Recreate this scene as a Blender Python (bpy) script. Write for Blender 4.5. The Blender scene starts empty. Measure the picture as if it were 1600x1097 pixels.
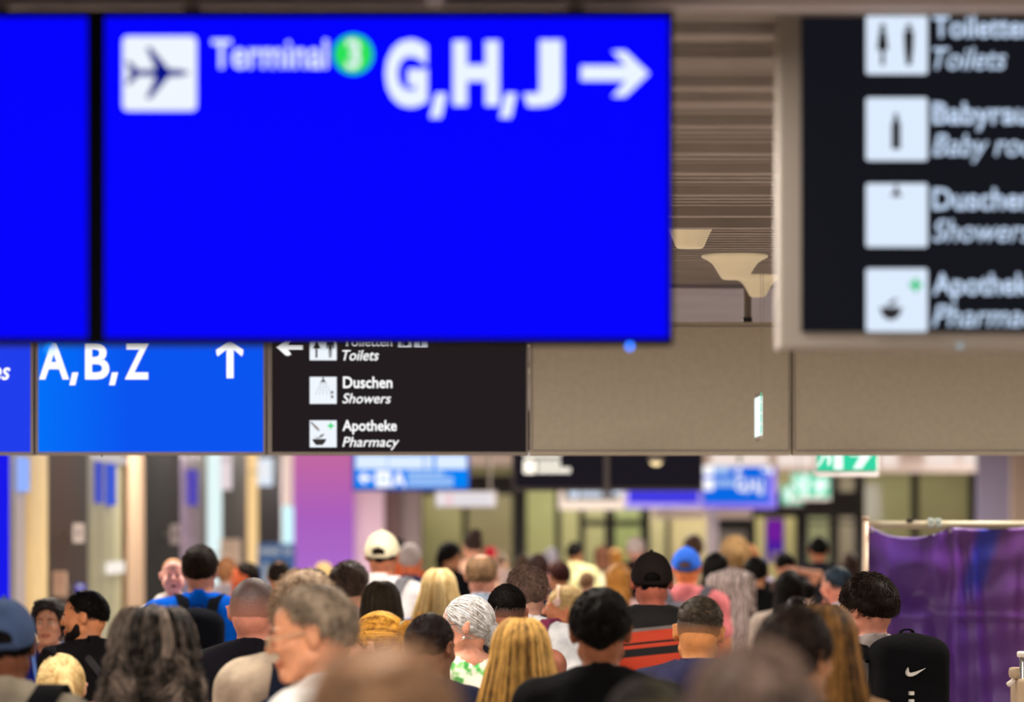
import bpy, bmesh, math, random
import numpy as np
from mathutils import Vector, Matrix
sc = bpy.context.scene
COL = sc.collection
F = 6000.0            # focal length in pixels of the 1600-wide frame (135 mm on 36 mm)
HZ = 825.0            # pixel row of the eye-level line
EYE = 1.92            # the photographer holds the camera just above the crowd

# ------------------------------------------------------------------ camera
cam_d = bpy.data.cameras.new('camera')
cam = bpy.data.objects.new('camera', cam_d); COL.objects.link(cam)
cam.location = (0, 0, EYE); cam.rotation_euler = (math.pi/2, 0, 0)
cam_d.sensor_width = 36; cam_d.lens = 135; cam_d.shift_y = (HZ-548.5)/1600
cam_d.clip_end = 300; cam_d.clip_start = .1
cam_d.dof.use_dof = True; cam_d.dof.focus_distance = 14.8; cam_d.dof.aperture_fstop = 2.4
sc.camera = cam
# ------------------------------------------------------------------ world, exposure
sc.view_settings.view_transform = 'Standard'; sc.view_settings.look = 'None'
sc.view_settings.gamma = 1; sc.view_settings.use_curve_mapping = False
sc.view_settings.exposure = 0.0
w = bpy.data.worlds.new('hall_ambient'); sc.world = w; w.use_nodes = True
w.node_tree.nodes['Background'].inputs[0].default_value = (1.0, .90, .82, 1)
w.node_tree.nodes['Background'].inputs[1].default_value = 0.17
# ------------------------------------------------------------------ ceiling lights (area lamps in flush fixtures, built below)
CEIL = EYE + 1.172; CEIL2 = EYE + 1.45; BAND = 18.2
LIGHTS = []
def area(x, y, z, sx, sy, power, col, rot=(0, 0, 0), name='ceiling_lamp_light'):
    l = bpy.data.lights.new(name, 'AREA'); l.shape = 'RECTANGLE'; l.size = sx; l.size_y = sy
    l.energy = power; l.color = col
    o = bpy.data.objects.new(name, l); COL.objects.link(o); o.location = (x, y, z); o.rotation_euler = rot
    return o
WARM = (1.0, .905, .80)
for y in (2.2, 5.2, 8.6, 12.0, 15.0):
    for x in (-2.6, -.4, 2.75):
        LIGHTS.append((x, y, CEIL)); area(x, y, CEIL-.075, 1.2, .26, 58, WARM)
for y in (20.5, 24.5, 29, 34):
    for x in (-2.6, -.4, 2.75):
        LIGHTS.append((x, y, CEIL2)); area(x, y, CEIL2-.075, 1.2, .26, 75, WARM)
for y in (40, 46, 52, 58, 64):
    for x in (-2.9, 1.2, 4.9):
        LIGHTS.append((x, y, CEIL2)); area(x, y, CEIL2-.075, 1.2, .3, 150, (1, .92, .8))  # left column added unseen to brighten the shopfronts
for y in (67.5,):
    for x in (-2.9, 8.6):
        LIGHTS.append((x, y, CEIL2)); area(x, y, CEIL2-.075, 1.2, .3, 300, (1, .92, .84))  # unseen row added to light the fronts of the far walls

# ------------------------------------------------------------------ materials
def lin(c):
    return tuple(((v/255)/12.92 if v/255 <= .04045 else ((v/255+.055)/1.055)**2.4) for v in c[:3]) + (1,)
MATS = {}
def pbr(key, c, rough=.6, metal=0, spec=.5, bump=0, bscale=80, var=0, vscale=6, stretch=(1, 1, 1), sss=0, coat=0):
    key = (key, c, rough, metal, bump, var)
    if key in MATS: return MATS[key]
    m = bpy.data.materials.new('%s' % key[0]); m.use_nodes = True; nt = m.node_tree; N = nt.nodes; L = nt.links
    b = N['Principled BSDF']
    b.inputs['Base Color'].default_value = lin(c); b.inputs['Roughness'].default_value = rough
    b.inputs['Metallic'].default_value = metal; b.inputs['Specular IOR Level'].default_value = spec
    if coat: b.inputs['Coat Weight'].default_value = coat
    if sss:
        b.inputs['Subsurface Weight'].default_value = sss; b.inputs['Subsurface Radius'].default_value = (1, .35, .2); b.inputs['Subsurface Scale'].default_value = .01
    if var or bump:
        tc = N.new('ShaderNodeTexCoord'); mp = N.new('ShaderNodeMapping'); mp.inputs['Scale'].default_value = stretch
        L.new(tc.outputs['Object'], mp.inputs['Vector'])
    if var:
        n = N.new('ShaderNodeTexNoise'); n.inputs['Scale'].default_value = vscale; n.inputs['Detail'].default_value = 4
        L.new(mp.outputs[0], n.inputs['Vector'])
        r = N.new('ShaderNodeValToRGB'); a = lin(tuple(max(0, v*(1-var)) for v in c)); d = lin(tuple(min(255, v*(1+var)) for v in c))
        r.color_ramp.elements[0].position = .32; r.color_ramp.elements[1].position = .68
        r.color_ramp.elements[0].color = a; r.color_ramp.elements[1].color = d
        L.new(n.outputs['Fac'], r.inputs['Fac']); L.new(r.outputs[0], b.inputs['Base Color'])
    if bump:
        n2 = N.new('ShaderNodeTexNoise'); n2.inputs['Scale'].default_value = bscale; n2.inputs['Detail'].default_value = 3
        L.new(mp.outputs[0], n2.inputs['Vector'])
        bp = N.new('ShaderNodeBump'); bp.inputs['Strength'].default_value = bump; bp.inputs['Distance'].default_value = .01
        L.new(n2.outputs['Fac'], bp.inputs['Height']); L.new(bp.outputs[0], b.inputs['Normal'])
    MATS[key] = m; return m
def glow(key, c, s=1.0):
    k = ('glow', key, c, s)
    if k in MATS: return MATS[k]
    m = bpy.data.materials.new(key); m.use_nodes = True; nt = m.node_tree; N = nt.nodes
    b = N['Principled BSDF']; b.inputs['Base Color'].default_value = (.01, .01, .012, 1); b.inputs['Roughness'].default_value = .3
    b.inputs['Specular IOR Level'].default_value = 0.0; b.inputs['Base Color'].default_value = (.002, .002, .002, 1); b.inputs['Emission Color'].default_value = lin(c); b.inputs['Emission Strength'].default_value = s
    MATS[k] = m; return m
def fabric(c, var=.16): return pbr('fabric', c, .9, spec=.08, bump=.25, bscale=60, var=var, vscale=9)
def skin(c): return pbr('skin', c, .5, spec=.35, bump=.06, bscale=90, var=.09, vscale=16, sss=.12)
def hairmat(c, c2=None, rough=.58):
    c2 = c2 or tuple(min(255, v*1.5+12) for v in c)
    k = ('hair', c, c2, rough)
    if k in MATS: return MATS[k]
    m = bpy.data.materials.new('hair'); m.use_nodes = True; nt = m.node_tree; N = nt.nodes; L = nt.links; b = N['Principled BSDF']
    at = N.new('ShaderNodeAttribute'); at.attribute_name = 'tone'
    tc = N.new('ShaderNodeTexCoord'); mp = N.new('ShaderNodeMapping'); mp.inputs['Scale'].default_value = (1, 1, .22)
    n = N.new('ShaderNodeTexNoise'); n.inputs['Scale'].default_value = 75; n.inputs['Detail'].default_value = 3
    L.new(tc.outputs['Object'], mp.inputs['Vector']); L.new(mp.outputs[0], n.inputs['Vector'])
    ad = N.new('ShaderNodeMath'); ad.operation = 'ADD'; mu = N.new('ShaderNodeMath'); mu.operation = 'MULTIPLY_ADD'
    mu.inputs[1].default_value = .9; mu.inputs[2].default_value = -.84
    n9 = N.new('ShaderNodeTexNoise'); n9.inputs['Scale'].default_value = 30; n9.inputs['Detail'].default_value = 2; L.new(tc.outputs['Object'], n9.inputs['Vector'])
    av = N.new('ShaderNodeMath'); av.operation = 'MULTIPLY_ADD'; av.inputs[1].default_value = .9; L.new(n9.outputs['Fac'], av.inputs[0]); L.new(n.outputs['Fac'], av.inputs[2])
    L.new(av.outputs[0], mu.inputs[0]); L.new(mu.outputs[0], ad.inputs[0]); L.new(at.outputs['Fac'], ad.inputs[1]); ad.use_clamp = True
    mx = N.new('ShaderNodeMix'); mx.data_type = 'RGBA'; mx.inputs[6].default_value = lin(c); mx.inputs[7].default_value = lin(c2)
    L.new(ad.outputs[0], mx.inputs[0]); L.new(mx.outputs[2], b.inputs['Base Color'])
    b.inputs['Roughness'].default_value = rough; b.inputs['Specular IOR Level'].default_value = .08 if sum(c2) < 120 else .2
    bp = N.new('ShaderNodeBump'); bp.inputs['Strength'].default_value = .5; bp.inputs['Distance'].default_value = .006
    L.new(n.outputs['Fac'], bp.inputs['Height']); L.new(bp.outputs[0], b.inputs['Normal'])
    MATS[k] = m; return m
def fademat(hc, scol, z0, z1):
    """clipped hair: hair density really falls from z1 down to z0"""
    k = ('fade', hc, scol, z0, z1)
    if k in MATS: return MATS[k]
    m = bpy.data.materials.new('clipped_hair'); m.use_nodes = True; nt = m.node_tree; N = nt.nodes; L = nt.links; b = N['Principled BSDF']
    tc = N.new('ShaderNodeTexCoord'); sp = N.new('ShaderNodeSeparateXYZ'); L.new(tc.outputs['Object'], sp.inputs[0])
    mr = N.new('ShaderNodeMapRange'); mr.inputs[1].default_value = z0; mr.inputs[2].default_value = z1; L.new(sp.outputs['Z'], mr.inputs[0])
    n = N.new('ShaderNodeTexNoise'); n.inputs['Scale'].default_value = 300; L.new(tc.outputs['Object'], n.inputs['Vector'])
    ma = N.new('ShaderNodeMath'); ma.operation = 'MULTIPLY_ADD'; ma.inputs[1].default_value = .5; ma.inputs[2].default_value = -.25; L.new(n.outputs['Fac'], ma.inputs[0])
    ad = N.new('ShaderNodeMath'); ad.operation = 'ADD'; ad.use_clamp = True; L.new(mr.outputs[0], ad.inputs[0]); L.new(ma.outputs[0], ad.inputs[1])
    mx = N.new('ShaderNodeMix'); mx.data_type = 'RGBA'; mx.inputs[6].default_value = lin(scol); mx.inputs[7].default_value = lin(hc)
    L.new(ad.outputs[0], mx.inputs[0]); L.new(mx.outputs[2], b.inputs['Base Color']); b.inputs['Roughness'].default_value = .6
    MATS[k] = m; return m

# ------------------------------------------------------------------ object helpers
def at(x, y, d): return Vector(((x-800)*d/F, d, EYE-(y-HZ)*d/F))
def tag(o, label=None, cat=None, group=None, kind=None):
    if label: o['label'] = label
    if cat: o['category'] = cat
    if group: o['group'] = group
    if kind: o['kind'] = kind
    return o
def empty(name, loc=(0, 0, 0), rz=0, sc_=1, label=None, cat=None, group=None):
    o = bpy.data.objects.new(name, None); COL.objects.link(o); o.location = loc; o.rotation_euler = (0, 0, rz); o.scale = (sc_,)*3
    o.empty_display_size = .1
    return tag(o, label, cat, group)
def mesh_np(name, V, Q, mat, parent=None, smooth=True, tone=None):
    V = np.asarray(V, dtype=np.float32); me = bpy.data.meshes.new(name); me.vertices.add(len(V)); me.vertices.foreach_set('co', V.ravel())
    Q = np.asarray(Q, dtype=np.int32); n = len(Q); me.loops.add(n*4); me.loops.foreach_set('vertex_index', Q.ravel())
    me.polygons.add(n); me.polygons.foreach_set('loop_start', np.arange(0, n*4, 4, dtype=np.int32))
    try: me.polygons.foreach_set('loop_total', np.full(n, 4, dtype=np.int32))
    except Exception: pass
    me.polygons.foreach_set('use_smooth', np.full(n, smooth))
    if tone is not None:
        a = me.attributes.new('tone', 'FLOAT', 'POINT'); a.data.foreach_set('value', np.asarray(tone, dtype=np.float32))
    me.update(calc_edges=True); me.validate()
    me.materials.append(mat)
    o = bpy.data.objects.new(name, me); COL.objects.link(o)
    if parent is not None: o.parent = parent
    return o
def bmo(name, bm, mat, parent=None, smooth=False):
    bmesh.ops.recalc_face_normals(bm, faces=bm.faces[:])
    me = bpy.data.meshes.new(name); bm.to_mesh(me); bm.free(); me.materials.append(mat)
    if smooth:
        for p in me.polygons: p.use_smooth = True
    o = bpy.data.objects.new(name, me); COL.objects.link(o)
    if parent is not None: o.parent = parent
    return o
def add_box(bm, x0, x1, y0, y1, z0, z1, bev=0):
    r = bmesh.ops.create_cube(bm, size=1); vs = r['verts']
    for v in vs: v.co = Vector(((x0+x1)/2+v.co.x*(x1-x0), (y0+y1)/2+v.co.y*(y1-y0), (z0+z1)/2+v.co.z*(z1-z0)))
    if bev:
        es = list({e for v in vs for e in v.link_edges}); bmesh.ops.bevel(bm, geom=es, offset=bev, segments=2, profile=.6, affect='EDGES')
def boxes(name, lst, mat, parent=None, bev=0):
    bm = bmesh.new()
    for b in lst: add_box(bm, *b, bev=bev)
    return bmo(name, bm, mat, parent)
def pxbox(x0, x1, y0, y1, d, depth):
    a = at(x0, y1, d); b = at(x1, y0, d); return (a.x, b.x, d, d+depth, a.z, b.z)
def prism(name, polys, d, mat, parent=None, th=.003):
    """flat sign artwork: polygons (pixel outlines) standing th proud of the screen at distance d"""
    bm = bmesh.new()
    for pts in polys:
        fr = [bm.verts.new(at(x, y, d)-Vector((0, th, 0))) for x, y in pts]; bk = [bm.verts.new(v.co+Vector((0, th, 0))) for v in fr]
        bm.faces.new(fr); bm.faces.new(bk[::-1]); n = len(fr)
        for i in range(n): bm.faces.new((fr[i], bk[i], bk[(i+1) % n], fr[(i+1) % n]))
    return bmo(name, bm, mat, parent)
def rect(x0, x1, y0, y1): return [(x0, y0), (x1, y0), (x1, y1), (x0, y1)]
def rrect(x0, x1, y0, y1, r):
    o = []
    for cx, cy, a0 in ((x1-r, y0+r, -90), (x1-r, y1-r, 0), (x0+r, y1-r, 90), (x0+r, y0+r, 180)):
        for k in range(5): a = math.radians(a0+k*22.5); o.append((cx+r*math.cos(a), cy+r*math.sin(a)))
    return o
def disc(cx, cy, rx, ry=None, n=24):
    ry = ry or rx; return [(cx+rx*math.cos(2*math.pi*k/n), cy+ry*math.sin(2*math.pi*k/n)) for k in range(n)]
def rod(bm, a, b, r, n=10, r2=None):
    a = Vector(a); b = Vector(b); d = b-a
    m = Matrix.Translation((a+b)/2) @ d.to_track_quat('Z', 'Y').to_matrix().to_4x4()
    bmesh.ops.create_cone(bm, cap_ends=True, segments=n, radius1=r, radius2=r if r2 is None else r2, depth=d.length, matrix=m)
def lathe(name, prof, loc, mat, parent=None, n=40):
    bm = bmesh.new(); rings = []
    for r, z in prof: rings.append([bm.verts.new((loc[0]+r*math.cos(2*math.pi*k/n), loc[1]+r*math.sin(2*math.pi*k/n), loc[2]+z)) for k in range(n)])
    for a, b in zip(rings, rings[1:]):
        for k in range(n): bm.faces.new((a[k], a[(k+1) % n], b[(k+1) % n], b[k]))
    bm.faces.new(rings[0][::-1]); bm.faces.new(rings[-1])
    return bmo(name, bm, mat, parent, True)
_capH = None
def text_bm(body, off=0.0, shear=0.0):
    cu = bpy.data.curves.new('t', 'FONT'); cu.body = body; cu.size = 1; cu.offset = off; cu.shear = shear; cu.resolution_u = 4
    ob = bpy.data.objects.new('t', cu); COL.objects.link(ob); dg = bpy.context.evaluated_depsgraph_get()
    me = bpy.data.meshes.new_from_object(ob.evaluated_get(dg)); bpy.data.objects.remove(ob); bpy.data.curves.remove(cu)
    return me
def lettering(body, x0, x1, ytop, ybase, d, mat, parent, bold=.012, shear=0, name='lettering', th=.003, exact=False):
    """text fitted between pixel columns x0..x1, capitals from ytop down to ybase"""
    global _capH
    if _capH is None:
        h = text_bm('H'); _capH = max(v.co.y for v in h.vertices); bpy.data.meshes.remove(h)
    me = text_bm(body, bold, shear); xs = [v.co.x for v in me.vertices]; lo, hi = min(xs), max(xs)
    ys = [v.co.y for v in me.vertices]; y0, y1 = min(ys), max(ys)
    for v in me.vertices:
        u = (v.co.x-lo)/(hi-lo); t = (v.co.y-y0)/(y1-y0) if exact else v.co.y/_capH
        v.co = at(x0+u*(x1-x0), ybase-t*(ybase-ytop), d)-Vector((0, th, 0))
    me.name = name; me.materials.clear(); me.materials.append(mat)
    o = bpy.data.objects.new(name, me); COL.objects.link(o); o.parent = parent
    return o
# ================================================================== THE HALL
def struct(o): o['kind'] = 'structure'; return o
mfloor = pbr('terrazzo', (178, 168, 158), .28, var=.08, vscale=40)
struct(boxes('floor', [(-9, 13, -2, 92, -.2, 0)], mfloor))
# louvred ceiling of the near hall
slat = pbr('ceiling_slat', (172, 164, 160), .5, var=.04, vscale=3)
dark = pbr('ceiling_void', (40, 35, 33), .8)
bm = bmesh.new(); rnd = random.Random(4)
y = 1.5
while y < 18.38:
    wd = .045+.035*rnd.random(); add_box(bm, -6.2, 6.2, y, y+wd, CEIL, CEIL+.05); y += .135
for yy in (8.1, 8.9, 9.35, 9.95, 10.3, 10.9, 11.7, 12.35, 13.15, 14.05, 14.6): add_box(bm, -6.2, 6.2, yy, yy+.09, CEIL-.03, CEIL+.05)
struct(bmo('ceiling', bm, slat))
struct(boxes('ceiling_void', [(-6.2, 6.2, -2, 18.45, CEIL+.13, CEIL+.2)], dark))
blu = pbr('grey_metal_panel', (150, 146, 164), .4, var=.05, vscale=2)
bm = bmesh.new()
add_box(bm, -6.2, 12, 18.45, 18.6, CEIL-.02, CEIL2+.2)
for k in range(46): add_box(bm, -6.2, 12, 18.6+1.35*k, 18.6+1.35*k+1.32, CEIL2+.01, CEIL2+.1)
struct(bmo('ceiling_far', bm, blu))
beige = pbr('wall_paint', (176, 158, 138), .7, var=.03, vscale=2)
struct(boxes('wall_left', [(-4.3, -4.12, -2, 30, 0, CEIL2+.2)], beige))
struct(boxes('wall_right', [(6.2, 6.4, -2, 34, 0, CEIL2+.2), (12, 12.2, 34, 84, 0, CEIL2+.2), (6.2, 12.2, 34, 34.1, 0, CEIL2+.2)], beige))

# flush ceiling fixtures that carry the area lamps
for i, (x, y, cz) in enumerate(LIGHTS):
    o = empty('ceiling_light', (x, y, cz), 0, 1, 'long flush ceiling light in the dark slatted ceiling over the crowd' if y < 18 else 'unseen long flush ceiling light in the far grey ceiling', 'ceiling light', 'flush ceiling lights' if y < 18 else 'far ceiling lights')
    bm = bmesh.new(); zt = .1; FRm = 1
    add_box(bm, -.66, -.61, -.2, .2, -.06, zt); add_box(bm, .61, .66, -.2, .2, -.06, zt); add_box(bm, -.66, .66, -.2, -.16, -.06, zt); add_box(bm, -.66, .66, .16, .2, -.06, zt); add_box(bm, -.66, .66, -.2, .2, zt-.05, zt)
    bmo('frame', bm, pbr('white_metal', (200, 192, 180), .4), o)
    boxes('diffuser', [(-.6, .6, -.15, .15, -.05, -.04)], glow('lamp_diffuser', (255, 236, 205), 3.0), o)

# trumpet-shaped pendant lamps under the slats
cream = pbr('cream_glass', (232, 218, 188), .4, var=.03, vscale=8)
cb = cream.node_tree.nodes['Principled BSDF']; cb.inputs['Emission Color'].default_value = lin((235, 215, 175)); cb.inputs['Emission Strength'].default_value = .28
for px, d, wpx, hpx, lb in ((1078, 15.0, 70, 32, 'cream trumpet shaped ceiling lamp nearest the big blue screen, highest of three'), (1148, 16.5, 104, 38, 'wide cream trumpet shaped ceiling lamp, middle of the three'), (1184, 17.85, 88, 33, 'cream trumpet shaped ceiling lamp lowest of three, in front of grey rod')):
    R = wpx/2*d/F; h = hpx*d/F; X = (px-800)*d/F
    o = empty('ceiling_lamp', (X, d, CEIL), 0, 1, lb, 'lamp', 'trumpet lamps under the slatted ceiling')
    k_ = {70: ((1, 0), (.99, -.08), (.89, -.25), (.79, -.5), (.70, -.75), (.63, -.92), (.54, -1)), 104: ((1, 0), (1, -.09), (.84, -.19), (.68, -.35), (.58, -.55), (.47, -.8), (.40, -.95), (.33, -1)), 88: ((1, 0), (1, -.08), (.8, -.17), (.6, -.28), (.47, -.5), (.37, -.75), (.29, -.95), (.23, -1))}[wpx]
    pr = [(R*a_, h*b_) for a_, b_ in k_]
    lathe('shade', pr, (0, 0, 0), cream, o)
    lathe('mounting_plate', [(R*.5, .13), (R*.5, .001)], (0, 0, 0), pbr('dark_metal', (40, 36, 34), .5), o, 20)
# ================================================================== SIGNS
frame_m = pbr('sign_frame', (158, 150, 142), .45, spec=.4)
grey_m = pbr('blank_panel', (200, 192, 174), .6, var=.02, vscale=30)
black_m = pbr('black_bezel', (7, 6, 9), .6, spec=.05)
white = glow('lit_white', (236, 246, 255), 1.0); white2 = glow('lit_white_strong', (255, 255, 255), 1.1)
icon_w = glow('lit_icon', (240, 247, 255), 1.0)
ink = pbr('icon_ink', (20, 24, 40), .5)
blue1 = glow('screen_blue', (3, 2, 255), 1.0); blue2 = glow('screen_azure', (2, 94, 240), 1.0)
def screen_gradient(key, c0, c1, x0, x1, d):
    m = glow(key, c0, 1.0); nt = m.node_tree; N = nt.nodes; L = nt.links; b = N['Principled BSDF']
    tc = N.new('ShaderNodeTexCoord'); sp = N.new('ShaderNodeSeparateXYZ'); L.new(tc.outputs['Object'], sp.inputs[0])
    mr = N.new('ShaderNodeMapRange'); mr.inputs[1].default_value = (x0-800)*d/F; mr.inputs[2].default_value = (x1-800)*d/F; L.new(sp.outputs['X'], mr.inputs[0])
    mx = N.new('ShaderNodeMix'); mx.data_type = 'RGBA'; mx.inputs[6].default_value = lin(c0); mx.inputs[7].default_value = lin(c1)
    L.new(mr.outputs[0], mx.inputs[0]); L.new(mx.outputs[2], b.inputs['Emission Color']); return m
def led(px, py, d, col, parent, s=6, r=.006):
    bm = bmesh.new(); bmesh.ops.create_icosphere(bm, subdivisions=2, radius=r, matrix=Matrix.Translation(at(px, py, d)))
    return bmo('status_light', bm, glow('status_led', col, s), parent, True)
def child_of(o):
    """children are modelled in world coordinates: keep the Empty at the origin-free parent inverse"""
    for c in COL.objects:
        if c.parent is o and c.matrix_parent_inverse == Matrix.Identity(4): c.matrix_parent_inverse = o.matrix_basis.inverted()
def sign_empty(name, x0, x1, y1, d, label, cat='sign', group=None):
    return empty(name, at((x0+x1)/2, y1, d), 0, 1, label, cat, group)
def hanger(o, xs, y0, d, r=.02, top=None):
    top = CEIL if d < 10 else CEIL+.025 if d < 18.5 else CEIL2+.011
    for x in xs:
        bm = bmesh.new(); a = at(x, y0, d); rod(bm, a, (a.x, a.y, top), r); bmo('suspension_rod', bm, pbr('grey_rod', (140, 132, 124), .4, metal=.4), o)
# --- near pair of blue screens
D = 8.2
o = sign_empty('blue_screen', 148, 1052, 540, D, 'large bright blue screen with white letters G,H,J and right arrow', group='overhead blue screens in front')
boxes('housing', [pxbox(148, 1052, 14, 538, D, .09)], black_m, o, .004)
boxes('screen', [pxbox(164, 1044, 27, 528, D-.004, .01)], blue1, o)
S = D-.006
a = prism('icon', [rrect(192, 307, 57, 173, 8)], S, icon_w, o)
prism('pictogram', [[(203, 117), (203, 110), (232, 109), (243, 108), (228, 74), (236, 74), (264, 108), (284, 109), (297, 114), (284, 119), (264, 120), (236, 154), (228, 154), (243, 120), (232, 119), (216, 118)], [(205, 112), (196, 96), (203, 96), (219, 112)], [(205, 116), (196, 132), (203, 132), (219, 116)]], S-.004, glow('lit_navy', (6, 20, 150), .8), a, .002)
lettering('Terminal', 331, 512, 63, 106, S, white, o, .014)
g = prism('green_disc', [disc(552, 85, 31)], S, glow('lit_green', (40, 225, 90), 1), o)
lettering('3', 541, 563, 64, 106, S-.003, white, g, .03)
for ch, xa, xb, ya, yb in (('G', 602, 668, 62, 168), ('H', 708, 780, 64, 165), ('J', 818, 878, 63, 167)): lettering(ch, xa, xb, ya, yb, S, white, o, .055, exact=True)
prism('comma', [[(681, 146), (698, 146), (689, 184), (672, 184)]], S, white, o); prism('comma', [[(790, 146), (807, 146), (798, 184), (781, 184)]], S, white, o)
prism('arrow', [[(908, 103), (978, 103), (957, 80), (977, 80), (1014, 115), (977, 151), (957, 151), (978, 126), (908, 126)]], S, white, o)
led(984, 541, D-.02, (40, 120, 255), o, 5); led(78, 546, D-.02, (30, 150, 255), o, 2.2, .007)
hanger(o, (300, 900), 16, D+.05, .018); child_of(o)
o = sign_empty('blue_screen', -620, 148, 540, D, 'plain bright blue screen cut by the left picture edge', group='overhead blue screens in front')
boxes('housing', [pxbox(-756, 147, 14, 538, D, .09)], black_m, o, .004)
boxes('screen', [pxbox(-740, 136, 27, 528, D-.004, .01)], blue1, o)
hanger(o, (-600, 0), 16, D+.05, .018); child_of(o)
# rail from which the near screens hang
o = sign_empty('mounting_rail', -800, 1500, 12, 8.35, 'grey metal mounting rail along the top behind the hanging screens', 'rail')
a0 = at(-800, 11, 8.35); b0 = at(1900, -60, 8.35)
boxes('rail', [(a0.x, b0.x, 8.35, 8.43, a0.z, b0.z)], pbr('rail_metal', (212, 204, 210), .5), o)
bm = bmesh.new(); c0 = at(680, 2, 8.28); add_box(bm, c0.x-.018, c0.x+.018, 8.2, 8.35, c0.z-.012, c0.z+.06, .004); bmo('clamp', bm, pbr('bright_metal', (215, 215, 225), .3), o); child_of(o)
# --- near black toilet sign, right
D = 8.8
o = sign_empty('black_information_sign', 1214, 1660, 548, D, 'large blurred black sign with four white pictograms, cut by right picture edge')
boxes('housing', [pxbox(1216, 2010, 2, 546, D, .12)], frame_m, o, .006)
boxes('screen', [pxbox(1252, 1974, 18, 519, D-.004, .01)], glow('screen_black', (20, 21, 28), 1), o)
S = D-.006
rows = ((18, 116, 'Toiletten', 'Toilets', 1616, 1572), (153, 251, 'Babyraum', 'Baby room', 1644, 1652), (287, 386, 'Duschen', 'Showers', 1614, 1612), (420, 518, 'Apotheke', 'Pharmacy', 1626, 1642))
for k, (ya, yb, t1, t2, xe1, xe2) in enumerate(rows):
    ic = prism('icon', [rrect(1353, 1449, ya, yb, 4)], S, glow('lit_icon_pale', (222, 236, 255), 1), o)
    if k == 0: pol = [disc(1379, ya+24, 5), [(1374, ya+30), (1384, ya+30), (1388, ya+60), (1382, ya+60), (1382, ya+84), (1376, ya+84), (1376, ya+60), (1370, ya+60)], disc(1420, ya+24, 5), [(1412, ya+30), (1428, ya+30), (1427, ya+58), (1424, ya+84), (1416, ya+84), (1413, ya+58)]]
    elif k == 1: pol = [[(1397, ya+24), (1403, ya+24), (1404, ya+36), (1407, ya+40), (1407, ya+80), (1393, ya+80), (1393, ya+40), (1396, ya+36)]]
    elif k == 2: pol = [[(1398, ya+3), (1403, ya+3), (1403, ya+10), (1410, ya+20), (1391, ya+20), (1398, ya+10)]]
    else: pol = [[(1374, ya+60), (1410, ya+60), (1405, ya+74), (1396, ya+80), (1388, ya+80), (1379, ya+74)], [(1384, ya+57), (1398, ya+46), (1403, ya+48), (1394, ya+57)]]
    prism('pictogram', pol, S-.004, ink, ic, .002)
    if k == 3: prism('green_cross', [[(1420, ya+22), (1427, ya+22), (1427, ya+15), (1434, ya+15), (1434, ya+22), (1441, ya+22), (1441, ya+29), (1434, ya+29), (1434, ya+36), (1427, ya+36), (1427, ya+29), (1420, ya+29)]], S-.004, glow('lit_cross', (60, 200, 130), 1), ic, .002)
    pw = glow('lit_text_pale', (205, 226, 255), 1)
    lettering(t1, 1457, xe1, ya+8, ya+40, S, pw, o, .02); lettering(t2, 1457, xe2, ya+57, ya+90, S, pw, o, .008, .25)
led(1500, 541, D-.02, (200, 225, 235), o, .5, .008)
hanger(o, (1300, 1900), 4, D+.06, .018); child_of(o)
# --- middle sign band at 20.6 m, five modules side by side
D = BAND; YT, YB = 503, 711
def module(x0, x1, label, name, lit, sx0, sx1, sy1, group=None):
    o = sign_empty(name, x0, x1, YB, D, label, group=group)
    boxes('housing', [pxbox(x0+.6, x1-.6, YT, YB, D, .16)], frame_m if lit else grey_m, o, .006)
    if label[:11] != 'blank grey ': hanger(o, ((x0+x1)/2,), YT, D+.1, .019, CEIL)
    if lit: boxes('screen', [pxbox(sx0, sx1, YT+7, sy1, D-.006, .012)], lit, o)
    return o
S = D-.008
o = module(-357, 53, 'royal blue screen with small white italic letters, cut by the left picture edge', 'blue_sign', glow('screen_royal', (32, 62, 236), 1), -350, 47, 706)
lettering('es', -12, 16, 566, 593, S, white2, o, .014, .25); child_of(o)
g1 = screen_gradient('screen_azure_side', (0, 112, 248), (8, 84, 240), 60, 200, D)
o = module(54, 416, 'blue screen with white letters A,B,Z and an upward arrow', 'blue_sign', g1, 60, 411, 706)
for ch, xa, xb, ya, yb in (('A', 61, 108, 534, 593), ('B', 133, 171, 535, 593), ('Z', 195, 233, 535, 593)): lettering(ch, xa, xb, ya, yb, S, white2, o, .026, exact=True)
for xa in (108, 170): prism('comma', [[(xa+5, 582), (xa+14.5, 582), (xa+9.5, 602), (xa+.5, 602)]], S, white2, o)
prism('arrow', [[(354, 591), (354, 546), (340, 557), (338, 551), (338, 546), (357, 532), (361, 532), (380, 546), (380, 551), (378, 557), (365, 546), (365, 591)]], S, white2, o)
bm = bmesh.new(); [add_box(bm, *pxbox(xx, xx+2, 711, 714, D+.05, .01)) for xx in (158, 228)]; bmo('screw', bm, pbr('dark_metal', (40, 36, 34), .5), o)
child_of(o)
o = module(417, 826, 'black sign with shower and pharmacy pictograms in white squares', 'black_information_sign', glow('screen_dark', (34, 28, 31), 1), 425, 822, 706)
prism('arrow', [[(432, 542), (449, 528), (456, 528), (450, 538), (473, 538), (473, 546), (450, 546), (455, 554), (450, 556), (446, 555)]], S, white2, o)
i1 = prism('icon', [rect(484, 526, 521, 563)], S, icon_w, o); i2 = prism('icon', [rect(484, 526, 589, 631)], S, icon_w, o); i3 = prism('icon', [rect(484, 526, 657, 699)], S, icon_w, o)
prism('pictogram', [[(489, 544), (494, 532), (496, 532), (501, 544), (496, 544), (496, 559), (493, 559), (493, 544)], [(510, 532), (522, 532), (522, 544), (520, 544), (519, 536), (518, 559), (516.6, 559), (516.4, 546), (515.6, 546), (515.4, 559), (514, 559), (513, 536), (512, 544), (510, 544)]], S-.004, ink, i1, .002)
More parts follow.
